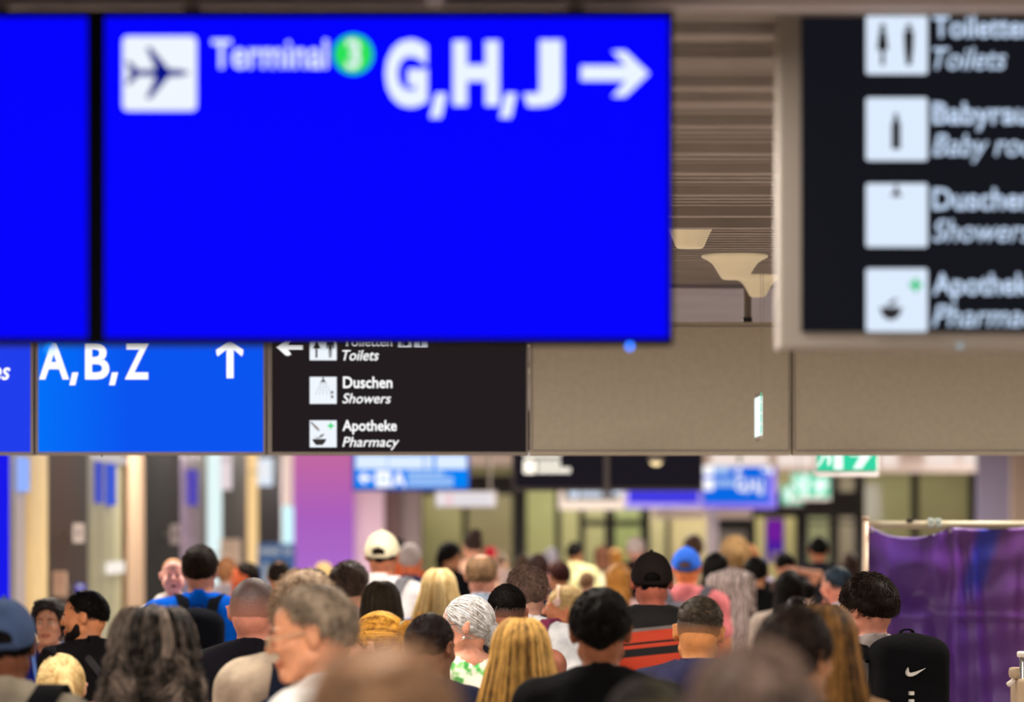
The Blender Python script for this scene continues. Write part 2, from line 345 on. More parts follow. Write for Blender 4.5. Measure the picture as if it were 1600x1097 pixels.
sp = [[(504, 589.5), (506, 589.5), (506, 593), (510, 597), (500, 597), (504, 593)]] + [[(501+2*k+.1-1.1*(2-k)*j, 598+5*j), (501.5+2*k+.1-1.1*(2-k)*j, 598+5*j), (501.5+2*k-1.1*(2-k)*(j+.7), 601.6+5*j), (501+2*k-1.1*(2-k)*(j+.7), 601.6+5*j)] for k in range(5) for j in range(4)]
prism('pictogram', sp, S-.004, ink, i2, .002)
prism('faucet', [[(517, 611), (521, 611), (521, 615), (517, 615)], [(517, 618), (521, 618), (521, 622), (517, 622)]], S-.004, pbr('icon_grey', (150, 155, 165), .6), i2, .002)
prism('pictogram', [[(488, 686), (510, 686), (508, 691), (504, 695.5), (494, 695.5), (490, 691)], [(492, 682), (497, 684), (499, 683.5), (496, 685.4)], [(497, 684.6), (501, 680), (507, 677.5), (505, 681), (500, 684)]], S-.004, ink, i3, .002)
prism('pestle', [[(484.6, 660.2), (486.5, 658.5), (497, 668), (499.5, 672), (498, 674), (494, 671)]], S-.004, pbr('icon_pale', (205, 208, 214), .6), i3, .002)
prism('green_cross', [[(512, 664), (515.6, 664), (515.6, 660.4), (518, 660.4), (518, 664), (521.6, 664), (521.6, 667), (518, 667), (518, 670.6), (515.6, 670.6), (515.6, 667), (512, 667)]], S-.004, glow('lit_cross', (30, 215, 110), 1), i3, .002)
for t, xa, xb, ya, yb, sh in (('Toiletten', 536, 613, 523, 540, 0), ('Toilets', 535, 592, 547, 563, .25), ('Duschen', 536, 613, 589, 606, 0), ('Showers', 535, 611, 615, 630, .25), ('Apotheke', 535, 620, 657, 673, 0), ('Pharmacy', 535, 624, 683, 698, .25)):
    lettering(t, xa, xb, ya, yb, S, white2, o, .018 if not sh else .008, sh)
for xa in (622, 647):
    c = prism('icon', [rect(xa, xa+21, 521, 542)], S, icon_w, o); prism('pictogram', [disc(xa+12, 535, 4.5, n=12), rect(xa+5, xa+7, 530, 540)] if xa < 640 else [[(xa+7, 527), (xa+12, 527), (xa+12, 540), (xa+9, 540), (xa+9, 531), (xa+7, 531)]], S-.004, ink, c, .002)
child_of(o)
for x0, x1, lb in ((827, 1237, 'blank grey panel right of the black sign, behind the edge-on exit sign'), (1238, 1660, 'blank grey panel below the blurred black sign at the right')):
    o = module(x0, x1, lb, 'blank_sign_panel', None, 0, 0, 0, 'blank grey panels')
    bm = bmesh.new(); e = 5
    a = at(x0+e, YB-8, D); b = at(x1-e, YT+8, D); t = .007
    for q in ((a.x, b.x, a.z-t, a.z), (a.x, b.x, b.z, b.z+t), (a.x-t, a.x, a.z, b.z), (b.x, b.x+t, a.z, b.z)): add_box(bm, q[0], q[1], D-.006, D+.01, q[2], q[3])
    bmo('edge_trim', bm, frame_m, o); hanger(o, (1168,) if x0 < 1000 else (1500,), YT, D+.1, .019, CEIL)
    if x0 < 1000: boxes('rod_foot', [pxbox(1161, 1175, 496, 503, D+.06, .08)], pbr('dark_metal', (40, 36, 34), .5), o)
    child_of(o)
# small exit sign seen edge-on, on two wires
D = 17.2
o = sign_empty('exit_sign', 1186, 1196, 689, D, 'thin exit sign seen edge-on hanging from wires before the grey panel', group='green exit signs')
bm = bmesh.new(); a = at(1187, 687, D); b = at(1194, 612, D)
add_box(bm, a.x+.002, b.x-.004, D, D+.35, a.z, b.z, .002); bmo('housing', bm, pbr('sign_white', (190, 178, 168), .5), o)
boxes('lit_face', [(a.x-.0015, a.x+.0045, D-.002, D+.34, a.z+.018, b.z-.02), (a.x+.008, a.x+.0125, D-.002, D+.34, a.z+.018, b.z-.02)], glow('lit_white', (236, 255, 250), 1.2), o)
bm = bmesh.new(); 
for q in range(4): z = a.z+.03+q*.048; add_box(bm, a.x+.004, a.x+.0085, D-.003, D, z, z+.036)
bmo('green_stripe', bm, glow('lit_exit_green', (20, 200, 150), 1), o)
for px in (1189, 1193):
    bm = bmesh.new(); p = at(px, 612, D); rod(bm, (p.x, D+.02, p.z-.002), (p.x, D+.02, CEIL), .0012, 6); bmo('wire', bm, pbr('steel_wire', (170, 160, 150), .4), o)
child_of(o)
o = sign_empty('track_rail', 1180, 1240, 405, 16.8, 'thin white rail under the ceiling beside the middle trumpet lamp', 'rail')
boxes('track', [pxbox(1170, 1260, 403.6, 405.6, 16.8, .02)], pbr('white_metal', (210, 205, 200), .4), o); child_of(o)
# ================================================================== FAR SIGNS
def lamp_text_row(o, S, x0, x1, y0, y1, mat, name='lettering'): return prism(name, [rrect(x0, x1, y0, y1, min(2, (y1-y0)/3))], S, mat, o)
D = 40
o = sign_empty('blue_sign', 552, 733, 766, D, 'small blue sign with white letter A and left arrow, before the pink wall')
boxes('housing', [pxbox(550, 734, 640, 767, D, .15)], pbr('blue_frame', (50, 60, 190), .4), o)
boxes('screen', [pxbox(553, 731, 690, 763, D-.008, .012)], glow('screen_sky', (0, 132, 246), 1), o); S = D-.012
prism('text_band', [rect(556, 605, 711, 733), rect(606, 662, 712, 733), rect(664, 676, 711, 733), rect(681, 729, 711, 733)], S, glow('lit_ice', (224, 240, 255), 1), o)
prism('arrow', [[(560, 747), (569, 737), (573, 737), (568, 744), (582, 744), (582, 750), (568, 750), (573, 757), (569, 757)]], S, white2, o)
ic = prism('icon', [rrect(587, 611, 736, 761, 2)], S, white2, o); prism('pictogram', [rect(592, 606, 746, 751)], S-.006, glow('lit_paleblue', (150, 200, 250), 1), ic, .003)
lettering('A', 613, 634, 737, 760, S, white2, o, .03)
for k, (t, xe) in enumerate((('Check-in A', 692), ('Airline desks', 706), ('Baggage drop', 707))):
    prism('text_line', [rect(q, q+2.6, 736.5+8.6*k, 743+8.6*k) for q in np.arange(637, xe, 3.4)], S, glow('lit_ice2', (190, 222, 255), .9), o)
hanger(o, (570, 715), 640, D+.05, .03); child_of(o)
D = 46
o = sign_empty('light_box', 680, 775, 793, D, 'low white light box sign hanging beside the small blue sign')
boxes('housing', [pxbox(679, 776, 767, 794, D, .2)], pbr('sign_white', (190, 178, 168), .5), o, .01)
boxes('lit_face', [pxbox(682, 773, 769, 791, D-.01, .012)], glow('lit_lightbox', (236, 228, 232), 1), o)
prism('red_mark', [rrect(696, 708, 772, 789, 2)], D-.014, glow('lit_pink', (238, 205, 212), 1), o)
prism('text_line', [rect(712, 764, 776, 779), rect(712, 764, 783, 786)], D-.014, glow('lit_grey', (214, 212, 220), 1), o)
hanger(o, (690, 765), 767, D+.1, .02); child_of(o)
D = 38
o = sign_empty('black_sign', 800, 1098, 766, D, 'dark double sign with white text rows, hanging under the grey panels')
boxes('housing', [pxbox(800, 1098, 640, 767, D, .2)], pbr('dark_sign_frame', (62, 56, 58), .5), o, .01)
boxes('screen', [pxbox(805, 943, 650, 761, D-.01, .012), pxbox(953, 1095, 650, 761, D-.01, .012)], glow('screen_off', (28, 24, 32), 1), o); S = D-.014
boxes('middle_post', [pxbox(944, 952, 650, 763, D-.02, .03)], pbr('grey_post', (105, 100, 98), .5), o)
wt = glow('lit_ivory', (255, 246, 230), 1.5)
ic = prism('icon', [rrect(818, 837, 719, 740, 2), rect(818, 876, 709, 714)], S, wt, o)
prism('text_line', [rect(q, q+3.1, 720, 728) for q in np.arange(840, 874, 4)] + [rect(q, q+3.1, 731, 739) for q in np.arange(840, 892, 4)], S, wt, o)
hanger(o, (850, 1050), 640, D+.1, .03); child_of(o)
D = 36
p = at(1025, 722, D)
o = empty('spot_lamp', (p.x, D, CEIL2), 0, 1, 'grey spot lamp with warm bulb in front of the dark double sign', 'lamp')
lathe('lamp_body', [(.02, 0), (.02, p.z-CEIL2+.16), (.07, p.z-CEIL2+.14), (.075, p.z-CEIL2+.01), (.06, p.z-CEIL2)], (0, 0, 0), pbr('grey_metal', (120, 112, 106), .4, metal=.4), o, 24)
lathe('bulb', [(.055, p.z-CEIL2+.002), (.05, p.z-CEIL2-.02), (.02, p.z-CEIL2-.035)], (0, 0, 0), glow('lit_bulb', (255, 226, 170), 1.6), o, 24)
D = 60
def far_module(x0, x1, y0, y1, label, fm, scr, pad=4):
    o = sign_empty('far_sign', x0, x1, y1, D, label)
    boxes('housing', [pxbox(x0, x1, y0-50, y1, D, .25)], fm, o, .02)
    boxes('screen', [pxbox(x0+pad, x1-pad, y0, y1-pad*1.7, D-.01, .012)], scr, o); hanger(o, ((x0+x1)/2,), y0-50, D+.1, .03); return o
o = far_module(873, 976, 730, 797, 'grey far sign with pale text below the dark double sign', pbr('pale_frame', (196, 186, 182), .5), glow('screen_grey', (118, 112, 112), 1), 9); S = D-.014
prism('icon', [disc(897, 771, 8)], S, glow('lit_blueish', (222, 234, 255), 1), o); prism('text_line', [rect(q, q+3, 766, 777) for q in np.arange(908, 940, 4)] + [rect(958, 973, 764, 773)], S, glow('lit_blueish', (222, 234, 255), 1), o); child_of(o)
o = far_module(977, 1096, 730, 795, 'empty violet-blue far screen between the grey and the blue far signs', pbr('violet_frame', (150, 140, 225), .4), glow('screen_violet', (66, 58, 226), 1), 5); child_of(o)
o = far_module(1097, 1214, 780, 795, 'blue far sign with white G,H,J left of the green exit signs', pbr('violet_frame', (120, 104, 230), .4), glow('screen_mid', (0, 104, 228), 1), 6)
for c in COL.objects:
    if c.parent is o and c.name.startswith(('screen', 'housing')): pass
prism('screen_upper', [rect(1100, 1200, 729, 786)], D-.012, glow('screen_mid', (0, 104, 228), 1), o)
prism('icon', [rrect(1099, 1115, 727, 743, 2), rrect(1099, 1115, 748, 766, 2)], S, white2, o)
prism('text_line', [rect(q, q+3, 728, 742) for q in np.arange(1117, 1140, 4)] + [rect(q, q+3, 750, 760) for q in np.arange(1118, 1148, 4)], S, glow('lit_ice2', (190, 222, 255), .9), o)
lettering('Z', 1148, 1160, 727, 743, S, white2, o, .03); lettering('G,H,J', 1150, 1192, 749, 767, S, white2, o, .03)
prism('arrow', [[(1190, 733), (1203, 733), (1199, 728), (1203, 728), (1209, 735), (1203, 742), (1199, 742), (1203, 737), (1190, 737)]], S, white2, o); child_of(o)
# --- exit signs
def exit_sign(x0, x1, y0, y1, D, label, top):
    o = sign_empty('exit_sign', x0, x1, y1, D, label, group='green exit signs')
    boxes('housing', [pxbox(x0, x1, y0, y1, D, .09)], pbr('sign_white', (205, 200, 202), .5), o, .006)
    W = x1-x0; H = y1-y0; fx0 = x0+.03*W; fx1 = x1-.03*W; fy0 = y0+.05*H; fy1 = y1-.13*H; w_ = fx1-fx0; h_ = fy1-fy0
    boxes('lit_face', [pxbox(fx0, fx1, fy0, fy1, D-.006, .008)], glow('lit_exit', (50, 214, 164), 1), o); S = D-.009
    U = lambda pts: [(fx0+u*w_, fy0+v*h_) for u, v in pts]
    prism('door', [U([(.28, .06), (.43, .06), (.43, .97), (.28, .97)])], S, glow('lit_exit_white', (240, 255, 250), 1.2), o)
    prism('running_man', [U([(.13+.035*math.cos(a), .16+.07*math.sin(a)) for a in np.linspace(0, 6.28, 13)[:-1]]), U([(.1, .26), (.2, .24), (.27, .36), (.33, .36), (.33, .42), (.25, .42), (.2, .36), (.19, .52), (.24, .66), (.22, .86), (.17, .86), (.18, .7), (.13, .6), (.08, .78), (0, .92), (-.0, .86), (.05, .74), (.09, .56), (.1, .38), (.05, .46), (.02, .44)])], S-.003, glow('lit_exit_white', (240, 255, 250), 1.2), o)
    prism('arrow', [U([(.55, .30), (.78, .30), (.78, .06), (.97, .46), (.74, .95), (.60, .95), (.72, .62), (.55, .62)])], S, glow('lit_exit_white', (240, 255, 250), 1.2), o)
    hanger(o, (x0+.2*W, x0+.8*W), y0, D+.04, .008); child_of(o); return o
exit_sign(1274, 1373, 672, 745, 25, 'green exit sign with white arrow right under the grey panel', 0)
exit_sign(1236, 1298, 738, 782, 66, 'small blurred green exit sign above the purple poster', 0)
exit_sign(1221, 1254, 757, 791, 72, 'smallest blurred green exit sign half behind another exit sign', 0)
# ================================================================== LEFT SHOPFRONTS (wall plane X = -4 from 30 m to 70 m)
def dl(px, X=-4.0): return X*F/(px-800)
def lband(name, x0, x1, mat, z0=0, z1=CEIL2, proud=0.0, th=.12):
    d0, d1 = dl(x0), dl(x1); return struct(boxes(name, [(-4-th, -4+proud, d0, d1, z0, z1)], mat))
warmcol = pbr('cream_column', (252, 222, 160), .5, var=.03); wood = pbr('dark_wood', (44, 24, 15), .6, spec=.1, var=.3, vscale=2, stretch=(6, 6, .3)); beigecol = pbr('beige_column', (172, 144, 120), .6, spec=.1)
glassdark = pbr('dark_glass', (10, 7, 7), .6, spec=.03); glassgrey = pbr('grey_glass', (126, 122, 130), .3, spec=.3); glassgreen = pbr('green_glass', (160, 158, 128), .35, spec=.3, var=.2, vscale=1.2, stretch=(1, 1, .1)); glassmauve = pbr('mauve_glass', (110, 94, 128), .2); steel = pbr('grey_steel', (170, 160, 165), .35)
lband('trim_1', 6, 24, glassgrey); lband('trim_2', 24, 41, pbr('pale_panel', (190, 182, 190), .4))
lband('column_1', 40.5, 65, warmcol, proud=.05); lband('wall_wood', 65, 137, wood); lband('window_1', 137, 196, glassgreen)
lband('column_2', 190, 217, beigecol, proud=.06); lband('window_2', 217, 282, glassdark); lband('window_3', 282, 312, glassmauve)
lband('trim_3', 312, 323, pbr('dark_trim', (48, 38, 36), .5)); lband('wall_brown', 343, 386, pbr('brown_panel', (38, 29, 26), .6, spec=.1, var=.12)); lband('window_4', 399, 440, glassdark)
lband('trim_4', 322, 344, steel); lband('trim_5', 385, 400, beigecol); lband('trim_6', 439, 456, steel)
def lightstrip(name, x0, x1, y0, y1, col, s, label, cat='light', group=None):
    d0, d1 = dl(x0), dl(x1); dm = (d0+d1)/2; z1 = EYE-(y0-HZ)*dm/F; z0 = EYE-(y1-HZ)*dm/F
    o = boxes(name, [(-4.0, -3.95, d0, d1, z0, min(z1, CEIL2-.02))], glow('lit_strip', col, s), None); tag(o, label, cat, group); return o
lightstrip('light_column', -6, 5, 640, 960, (20, 20, 235), 1.0, 'bright blue vertical light strip at the left picture edge')
lightstrip('light_column', 26, 37, 715, 768, (150, 180, 255), 1.0, 'pale blue glowing panel beside the cream column, far left')
lightstrip('light_column', 324, 341, 700, 1100, (226, 246, 246), 1.05, 'cold white vertical light strip, left of the small white poster')
lightstrip('light_column', 387, 398, 700, 1000, (255, 214, 150), 1.0, 'warm yellow vertical light strip, left of the small bright screen')
lightstrip('light_column', 442, 453, 700, 790, (246, 216, 200), .9, 'rosy upper light strip at the left edge of the pink wall')
lightstrip('light_column', 442, 454, 791, 850, (205, 250, 255), 1.1, 'cyan lower light strip at the left edge of the pink wall')
lightstrip('window_glow', 148, 153, 722, 786, (84, 100, 230), .7, 'first slim blue glowing reflection in the greenish shop window', 'light')  # blue reflections in the shop glass put in as glowing strips
lightstrip('window_glow', 165, 174, 725, 790, (74, 104, 240), .75, 'second wider blue glowing reflection in the greenish shop window', 'light')
lightstrip('window_glow', 294, 303, 734, 790, (104, 90, 225), .6, 'violet blue glowing reflection in the mauve shop window', 'light')  # reflection in the mauve glass, also put in as emission
lightstrip('window_glow', 141, 190, 709, 722, (225, 215, 215), .8, 'white light row on top of the greenish shop window', 'light')
lightstrip('window_glow', 166, 187, 878, 896, (255, 245, 235), 1.0, 'small white round shop light low in the greenish window', 'light')
def flag(name, x0, x1, y0, y1, d, col, label, marks=(), mcol=(60, 55, 60), lit=None, cat='sign'):
    o = sign_empty(name, x0, x1, y1, d, label, cat)
    boxes('panel', [pxbox(x0, x1, y0, y1, d, .04)], glow('lit_panel', col, lit) if lit else pbr('panel', col, .5), o, .004)
    if marks: prism('print', [rect(*m) for m in marks], d-.002, glow('lit_print', mcol, lit*.9) if lit else pbr('print', mcol, .6), o)
    a = at(x0, (y0+y1)/2, d); boxes('bracket', [(-4.05, a.x, d+.01, d+.03, a.z-.01, a.z+.01)], pbr('grey_rod', (140, 132, 124), .4, metal=.4), o); child_of(o); return o
flag('flag_sign', 114, 131, 818, 848, 34.6, (236, 208, 188), 'small pale flag sign on the brown wood wall', ((119, 126, 826, 840),), (190, 160, 150), .85)
flag('wall_poster', 82, 104, 893, 932, 33.2, (246, 206, 180), 'small pale poster low on the brown wood wall', ((86, 100, 900, 902), (86, 100, 906, 908), (86, 100, 912, 914)), (220, 180, 160), cat='poster')
flag('flag_sign', 118, 133, 912, 925, 34.6, (60, 50, 190), 'tiny violet and white sign above the bearded man', ((121, 130, 914, 919),), (240, 235, 250), .8)
flag('flag_sign', 266, 280, 820, 850, 44, (190, 165, 155), 'small dim flag sign before the black shop window', ((270, 277, 828, 842),), (140, 120, 118), .7)
flag('wall_poster', 344, 362, 700, 765, 52, (238, 222, 226), 'tall white poster hanging beside the cold white light strip', ((347, 359, 714, 722),), (214, 196, 206), .95, 'poster')  # white poster, its brightness put in as emission
flag('bright_screen', 403, 426, 716, 759, 58, (226, 238, 255), 'small bright screen on the black shop window', ((407, 421, 722, 750),), (250, 252, 255), 1.0, 'screen')
flag('notice_board', 344, 376, 843, 886, 50, (222, 196, 176), 'pale notice board behind the light brown haired heads', ((350, 370, 852, 854), (350, 366, 860, 862)), (190, 160, 140), cat='sign')
D = 56
o = sign_empty('blue_board', 402, 460, 905, D, 'blue information board with pale lettering before the pink wall')
boxes('panel', [pxbox(402, 461, 849, 960, D, .08)], pbr('board_blue', (52, 106, 178), .5), o, .01)
prism('text_line', [rect(q, q+3, 857, 866) for q in np.arange(406, 436, 4)] + [rect(q, q+3, 857, 866) for q in np.arange(444, 456, 4)], D-.003, pbr('board_white', (200, 216, 232), .5), o)
prism('white_stripe', [rect(412, 418, 880, 950)], D-.003, pbr('board_white', (200, 216, 232), .5), o)
boxes('post', [(at(428, 0, D).x, at(434, 0, D).x, D+.02, D+.07, 0, EYE-(960-HZ)*D/F+.02)], steel, o); child_of(o)
# pink wall, emission graded purple to pink by height, lilac and mauve returns
m = glow('lit_pink_wall', (200, 110, 180), .92); nt = m.node_tree; N = nt.nodes; L = nt.links; b = N['Principled BSDF']
tc = N.new('ShaderNodeTexCoord'); sp_ = N.new('ShaderNodeSeparateXYZ'); L.new(tc.outputs['Object'], sp_.inputs[0])
mr = N.new('ShaderNodeMapRange'); mr.inputs[1].default_value = 1.2; mr.inputs[2].default_value = 3.2; L.new(sp_.outputs['Z'], mr.inputs[0])
cr = N.new('ShaderNodeValToRGB'); L.new(mr.outputs[0], cr.inputs[0]); e = cr.color_ramp.elements
e[0].position = 0; e[0].color = lin((178, 110, 208)); e[1].position = 1; e[1].color = lin((200, 108, 168)); q = e.new(.45); q.color = lin((176, 98, 196))
L.new(cr.outputs[0], b.inputs['Emission Color'])
D = 71
def fwall(name, x0, x1, d, mat, y0=640, th=.2, z0=0): return struct(boxes(name, [(at(x0, 0, d).x, at(x1, 0, d).x, d, d+th, z0, EYE-(y0-HZ)*d/F)], mat))
o = boxes('glowing_wall_panel', [(at(455, 0, D).x, at(553, 0, D).x, D, D+.15, 0, CEIL2)], m); tag(o, 'tall glowing pink and purple wall panel behind the blue board', 'light panel')
fwall('wall_lilac', 553, 600, 72, pbr('lilac', (236, 206, 216), .5), 600); fwall('wall_mauve', 599, 622, 72.5, pbr('mauve', (120, 82, 84), .5), 600); fwall('wall_grey', 620, 658, 73, pbr('mauvegrey', (172, 150, 152), .5), 600)
# ================================================================== BACK WALL: green-lit rooms behind dark framed glass
panes = [(657, 724, (156, 160, 100)), (729, 802, (140, 140, 92)), (822, 869, (164, 176, 108)), (875, 906, (176, 184, 118)), (912, 947, (172, 180, 116)), (960, 1003, (150, 172, 98)), (1014, 1042, (190, 192, 130)), (1047, 1104, (196, 192, 130)), (1122, 1168, (96, 92, 80)), (1180, 1244, (190, 192, 120)), (1262, 1298, (152, 168, 116)), (1310, 1337, (160, 160, 122)), (1350, 1426, (158, 164, 104)), (1435, 1516, (154, 158, 100))]
bm = None
for i, (x0, x1, c) in enumerate(panes):
    m = pbr('green_wall', (min(255, c[0]*1.12), c[1]*1.0, c[2]*1.18), .7, var=.05, vscale=.8); nb = m.node_tree.nodes['Principled BSDF']
    fwall('wall_back_%d' % (i+1), x0-4, x1+4, 84, m, 560)
gl = bpy.data.materials.new('clear_glass'); gl.use_nodes = True; nt = gl.node_tree; N = nt.nodes; L = nt.links
for n in list(N):
    if n.type == 'BSDF_PRINCIPLED': N.remove(n)
tr = N.new('ShaderNodeBsdfTransparent'); tr.inputs[0].default_value = (.93, .97, .93, 1); gs = N.new('ShaderNodeBsdfGlossy'); gs.inputs['Roughness'].default_value = .05; mxs = N.new('ShaderNodeMixShader'); mxs.inputs[0].default_value = .05
L.new(tr.outputs[0], mxs.inputs[1]); L.new(gs.outputs[0], mxs.inputs[2]); L.new(mxs.outputs[0], N['Material Output'].inputs[0])
D = 78; mull = pbr('dark_mullion', (66, 62, 60), .5); gi = 0
for x0, x1, c in panes:
    gi += 1; struct(boxes('window_back_%d' % gi, [pxbox(x0-1, x1+1, 600, 1050, D+.05, .012)], gl))
for k, (x0, x1) in enumerate(((652, 660), (722, 731), (800, 823), (867, 877), (904, 914), (945, 961), (1001, 1016), (1040, 1048), (1166, 1181), (1243, 1263), (1296, 1311), (1335, 1351), (1424, 1436), (1514, 1526))):
    fwall('trim_mullion_%d' % (k+1), x0, x1, D, mull, 600, .15)
for k, (x0, x1, y0, y1) in enumerate(((652, 823, 742, 773), (904, 1016, 812, 822), (1104, 1170, 700, 808), (1166, 1351, 768, 808), (652, 1526, 690, 712), (1262, 1351, 815, 819), (1122, 1168, 806, 830))):
    struct(boxes('trim_transom_%d' % (k+1), [pxbox(x0, x1, y0, y1, D-.02, .18)], mull))
struct(boxes('column_white', [(at(1105, 0, 62).x, at(1122, 0, 62).x, 62, 62.2, 0, EYE+.5)], pbr('white_column', (214, 204, 214), .5)))
struct(boxes('beam_white', [pxbox(1020, 1175, 797, 810, 63, .3)], pbr('white_beam', (222, 206, 196), .5)))
area(1.2, 82.6, CEIL2+.1, 8, .5, 150, (1, .97, .78), name='back_room_light'); area(6.0, 82.6, CEIL2+.1, 8, .5, 110, (1, .97, .84), name='back_room_light')
# lit white bulkhead over the back doors
D = 70
struct(boxes('beam_bulkhead', [pxbox(1085, 1640, 640, 738, D, .4), pxbox(653, 830, 640, 727, D, .4)], pbr('white_bulkhead', (232, 214, 202), .5)))
o = sign_empty('light_trough', 1200, 1600, 735, D, 'bright white lit trough above the back doors, right of exit signs', 'light')
for xa, xb in ((1112, 1200), (1215, 1272), (1376, 1402), (1446, 1495), (1504, 1572)): boxes('lit_strip', [pxbox(xa, xb, 707, 729, D-.06, .05)], glow('lit_trough', (250, 232, 222), .95), o); child_of(o)
fwall('column_lavender', 1527, 1583, 66, pbr('lavender', (178, 172, 206), .5), 600); fwall('column_beige', 1581, 1660, 60, pbr('beige_column', (196, 172, 156), .5), 600)
o = sign_empty('wall_poster', 1196, 1225, 876, 77.4, 'purple poster with white foot on the pale green back wall', 'poster')
boxes('panel', [pxbox(1195, 1226, 809, 878, 77.4, .05)], pbr('poster_edge', (170, 150, 190), .5), o)
boxes('print', [pxbox(1198, 1223, 812, 858, 77.38, .02)], glow('lit_purple', (124, 32, 168), .8), o); boxes('print_lower', [pxbox(1198, 1223, 845, 876, 77.37, .02)], glow('lit_violet', (84, 30, 170), .8), o)
boxes('white_foot', [pxbox(1204, 1221, 862, 874, 77.35, .02)], pbr('paper', (220, 205, 225), .5), o); child_of(o)
# ================================================================== PURPLE HOARDING
D = 20.6
tarp_m = bpy.data.materials.new('purple_tarp'); tarp_m.use_nodes = True; nt = tarp_m.node_tree; N = nt.nodes; L = nt.links; b = N['Principled BSDF']
b.inputs['Roughness'].default_value = .36; b.inputs['Specular IOR Level'].default_value = .5
tc = N.new('ShaderNodeTexCoord'); n = N.new('ShaderNodeTexNoise'); n.inputs['Scale'].default_value = 1.3; n.inputs['Detail'].default_value = 1; L.new(tc.outputs['Object'], n.inputs['Vector'])
cr = N.new('ShaderNodeValToRGB'); cr.color_ramp.elements[0].color = lin((84, 48, 142)); cr.color_ramp.elements[0].position = .35; cr.color_ramp.elements[1].color = lin((108, 54, 136)); cr.color_ramp.elements[1].position = .65
L.new(n.outputs['Fac'], cr.inputs[0])
# blue diagonal streak: reflection of the blue signs put into the colour
sp_ = N.new('ShaderNodeSeparateXYZ'); L.new(tc.outputs['Object'], sp_.inputs[0])
ma = N.new('ShaderNodeMath'); ma.operation = 'MULTIPLY_ADD'; ma.inputs[1].default_value = -.28; L.new(sp_.outputs['Z'], ma.inputs[0]); L.new(sp_.outputs['X'], ma.inputs[2])
xb = at(1545, 0, D).x - .28*1.9
sb = N.new('ShaderNodeMath'); sb.operation = 'SUBTRACT'; sb.inputs[1].default_value = xb; L.new(ma.outputs[0], sb.inputs[0])
ab = N.new('ShaderNodeMath'); ab.operation = 'ABSOLUTE'; L.new(sb.outputs[0], ab.inputs[0])
mr = N.new('ShaderNodeMapRange'); mr.inputs[1].default_value = .035; mr.inputs[2].default_value = .085; mr.inputs[3].default_value = 1; mr.inputs[4].default_value = 0; L.new(ab.outputs[0], mr.inputs[0])
zr = N.new('ShaderNodeMapRange'); zr.inputs[1].default_value = 1.5; zr.inputs[2].default_value = 1.65; L.new(sp_.outputs['Z'], zr.inputs[0])
mm = N.new('ShaderNodeMath'); mm.operation = 'MULTIPLY'; L.new(mr.outputs[0], mm.inputs[0]); L.new(zr.outputs[0], mm.inputs[1])
mx = N.new('ShaderNodeMix'); mx.data_type = 'RGBA'; L.new(mm.outputs[0], mx.inputs[0]); L.new(cr.outputs[0], mx.inputs[6]); mx.inputs[7].default_value = lin((48, 54, 178)); L.new(mx.outputs[2], b.inputs['Base Color'])
X0, X1 = at(1356, 0, D).x, at(1700, 0, D).x; Z0, Z1 = .05, EYE+.005
nx, nz = 150, 110; xs = np.linspace(X0, X1, nx); zs = np.linspace(Z0, Z1, nz); XX, ZZ = np.meshgrid(xs, zs, indexing='ij')
grom = [X0+.02+.42*k for k in range(5)]
top = np.zeros(nx)
for k in range(4):
    u = (xs-grom[k])/(grom[k+1]-grom[k]); mk = (u >= 0) & (u <= 1); sag = (.055, .012, .01, .01)[k]; top[mk] = -sag*np.sin(np.pi*u[mk])**.8
vv = (ZZ-Z0)/(Z1-Z0); ZZ = Z0+vv*(Z1+top[:, None]-Z0)
YY = np.full_like(XX, 0.0); q = 1-vv
for k, (xc, lean, wd, amp) in enumerate(((X0+.1, .05, .05, .02), (X0+.30, .16, .06, -.03), (X0+.38, -.24, .075, .045), (X0+.47, .02, .035, .045), (X0+.55, .12, .03, .03), (X0+.62, .15, .10, -.03), (X0+.80, -.10, .07, .025), (X0+.86, -.02, .03, .03), (X0+1.0, .1, .09, -.025), (X0+1.2, -.06, .05, .03))):
    c = xc+lean*q - (lean*.0); YY -= amp*np.exp(-((XX-c)/(wd*(.6+1.1*q)))**2)*np.clip(q*6, 0, 1)*(.45+.55*np.cos(q*1.2))
YY -= .05*np.exp(-((XX-X0-.22)/.16)**2-((ZZ-1.72)/.09)**2); YY += .035*np.exp(-((XX-X0-.26)/.1)**2-((ZZ-1.60)/.1)**2)
YY += .006*np.sin(XX*23+ZZ*9)+.004*np.sin(ZZ*31-XX*7)
YY -= .012*np.exp(-((ZZ-1.445)/.012)**2)*(XX > X0+.0); 
idx = np.arange(nx*nz).reshape(nx, nz); Q = np.stack([idx[:-1, :-1], idx[1:, :-1], idx[1:, 1:], idx[:-1, 1:]], -1).reshape(-1, 4)
o = empty('hoarding', (X0, D, 0), 0, 1, 'purple tarpaulin hoarding on a pale pole frame behind backpack man', 'hoarding')
V = np.stack([XX.ravel(), (D+YY).ravel(), ZZ.ravel()], 1); t_ = mesh_np('tarpaulin', V, Q, tarp_m, o)
md = t_.modifiers.new('solid', 'SOLIDIFY'); md.thickness = .004
bm = bmesh.new(); xp = at(1352.5, 0, D).x; rod(bm, (xp, D, 0), (xp, D, EYE+.045), .017, 14); rod(bm, (xp, D, EYE+.045), (xp, D, EYE+.06), .02, 14); bmo('post', bm, pbr('pale_pole', (180, 156, 134), .35, metal=.2), o, True)
bm = bmesh.new(); rod(bm, (xp, D+.02, EYE+.016), (X1, D+.02, EYE+.016), .022, 14); bmo('top_rail', bm, pbr('pale_pole2', (180, 170, 146), .4), o, True)
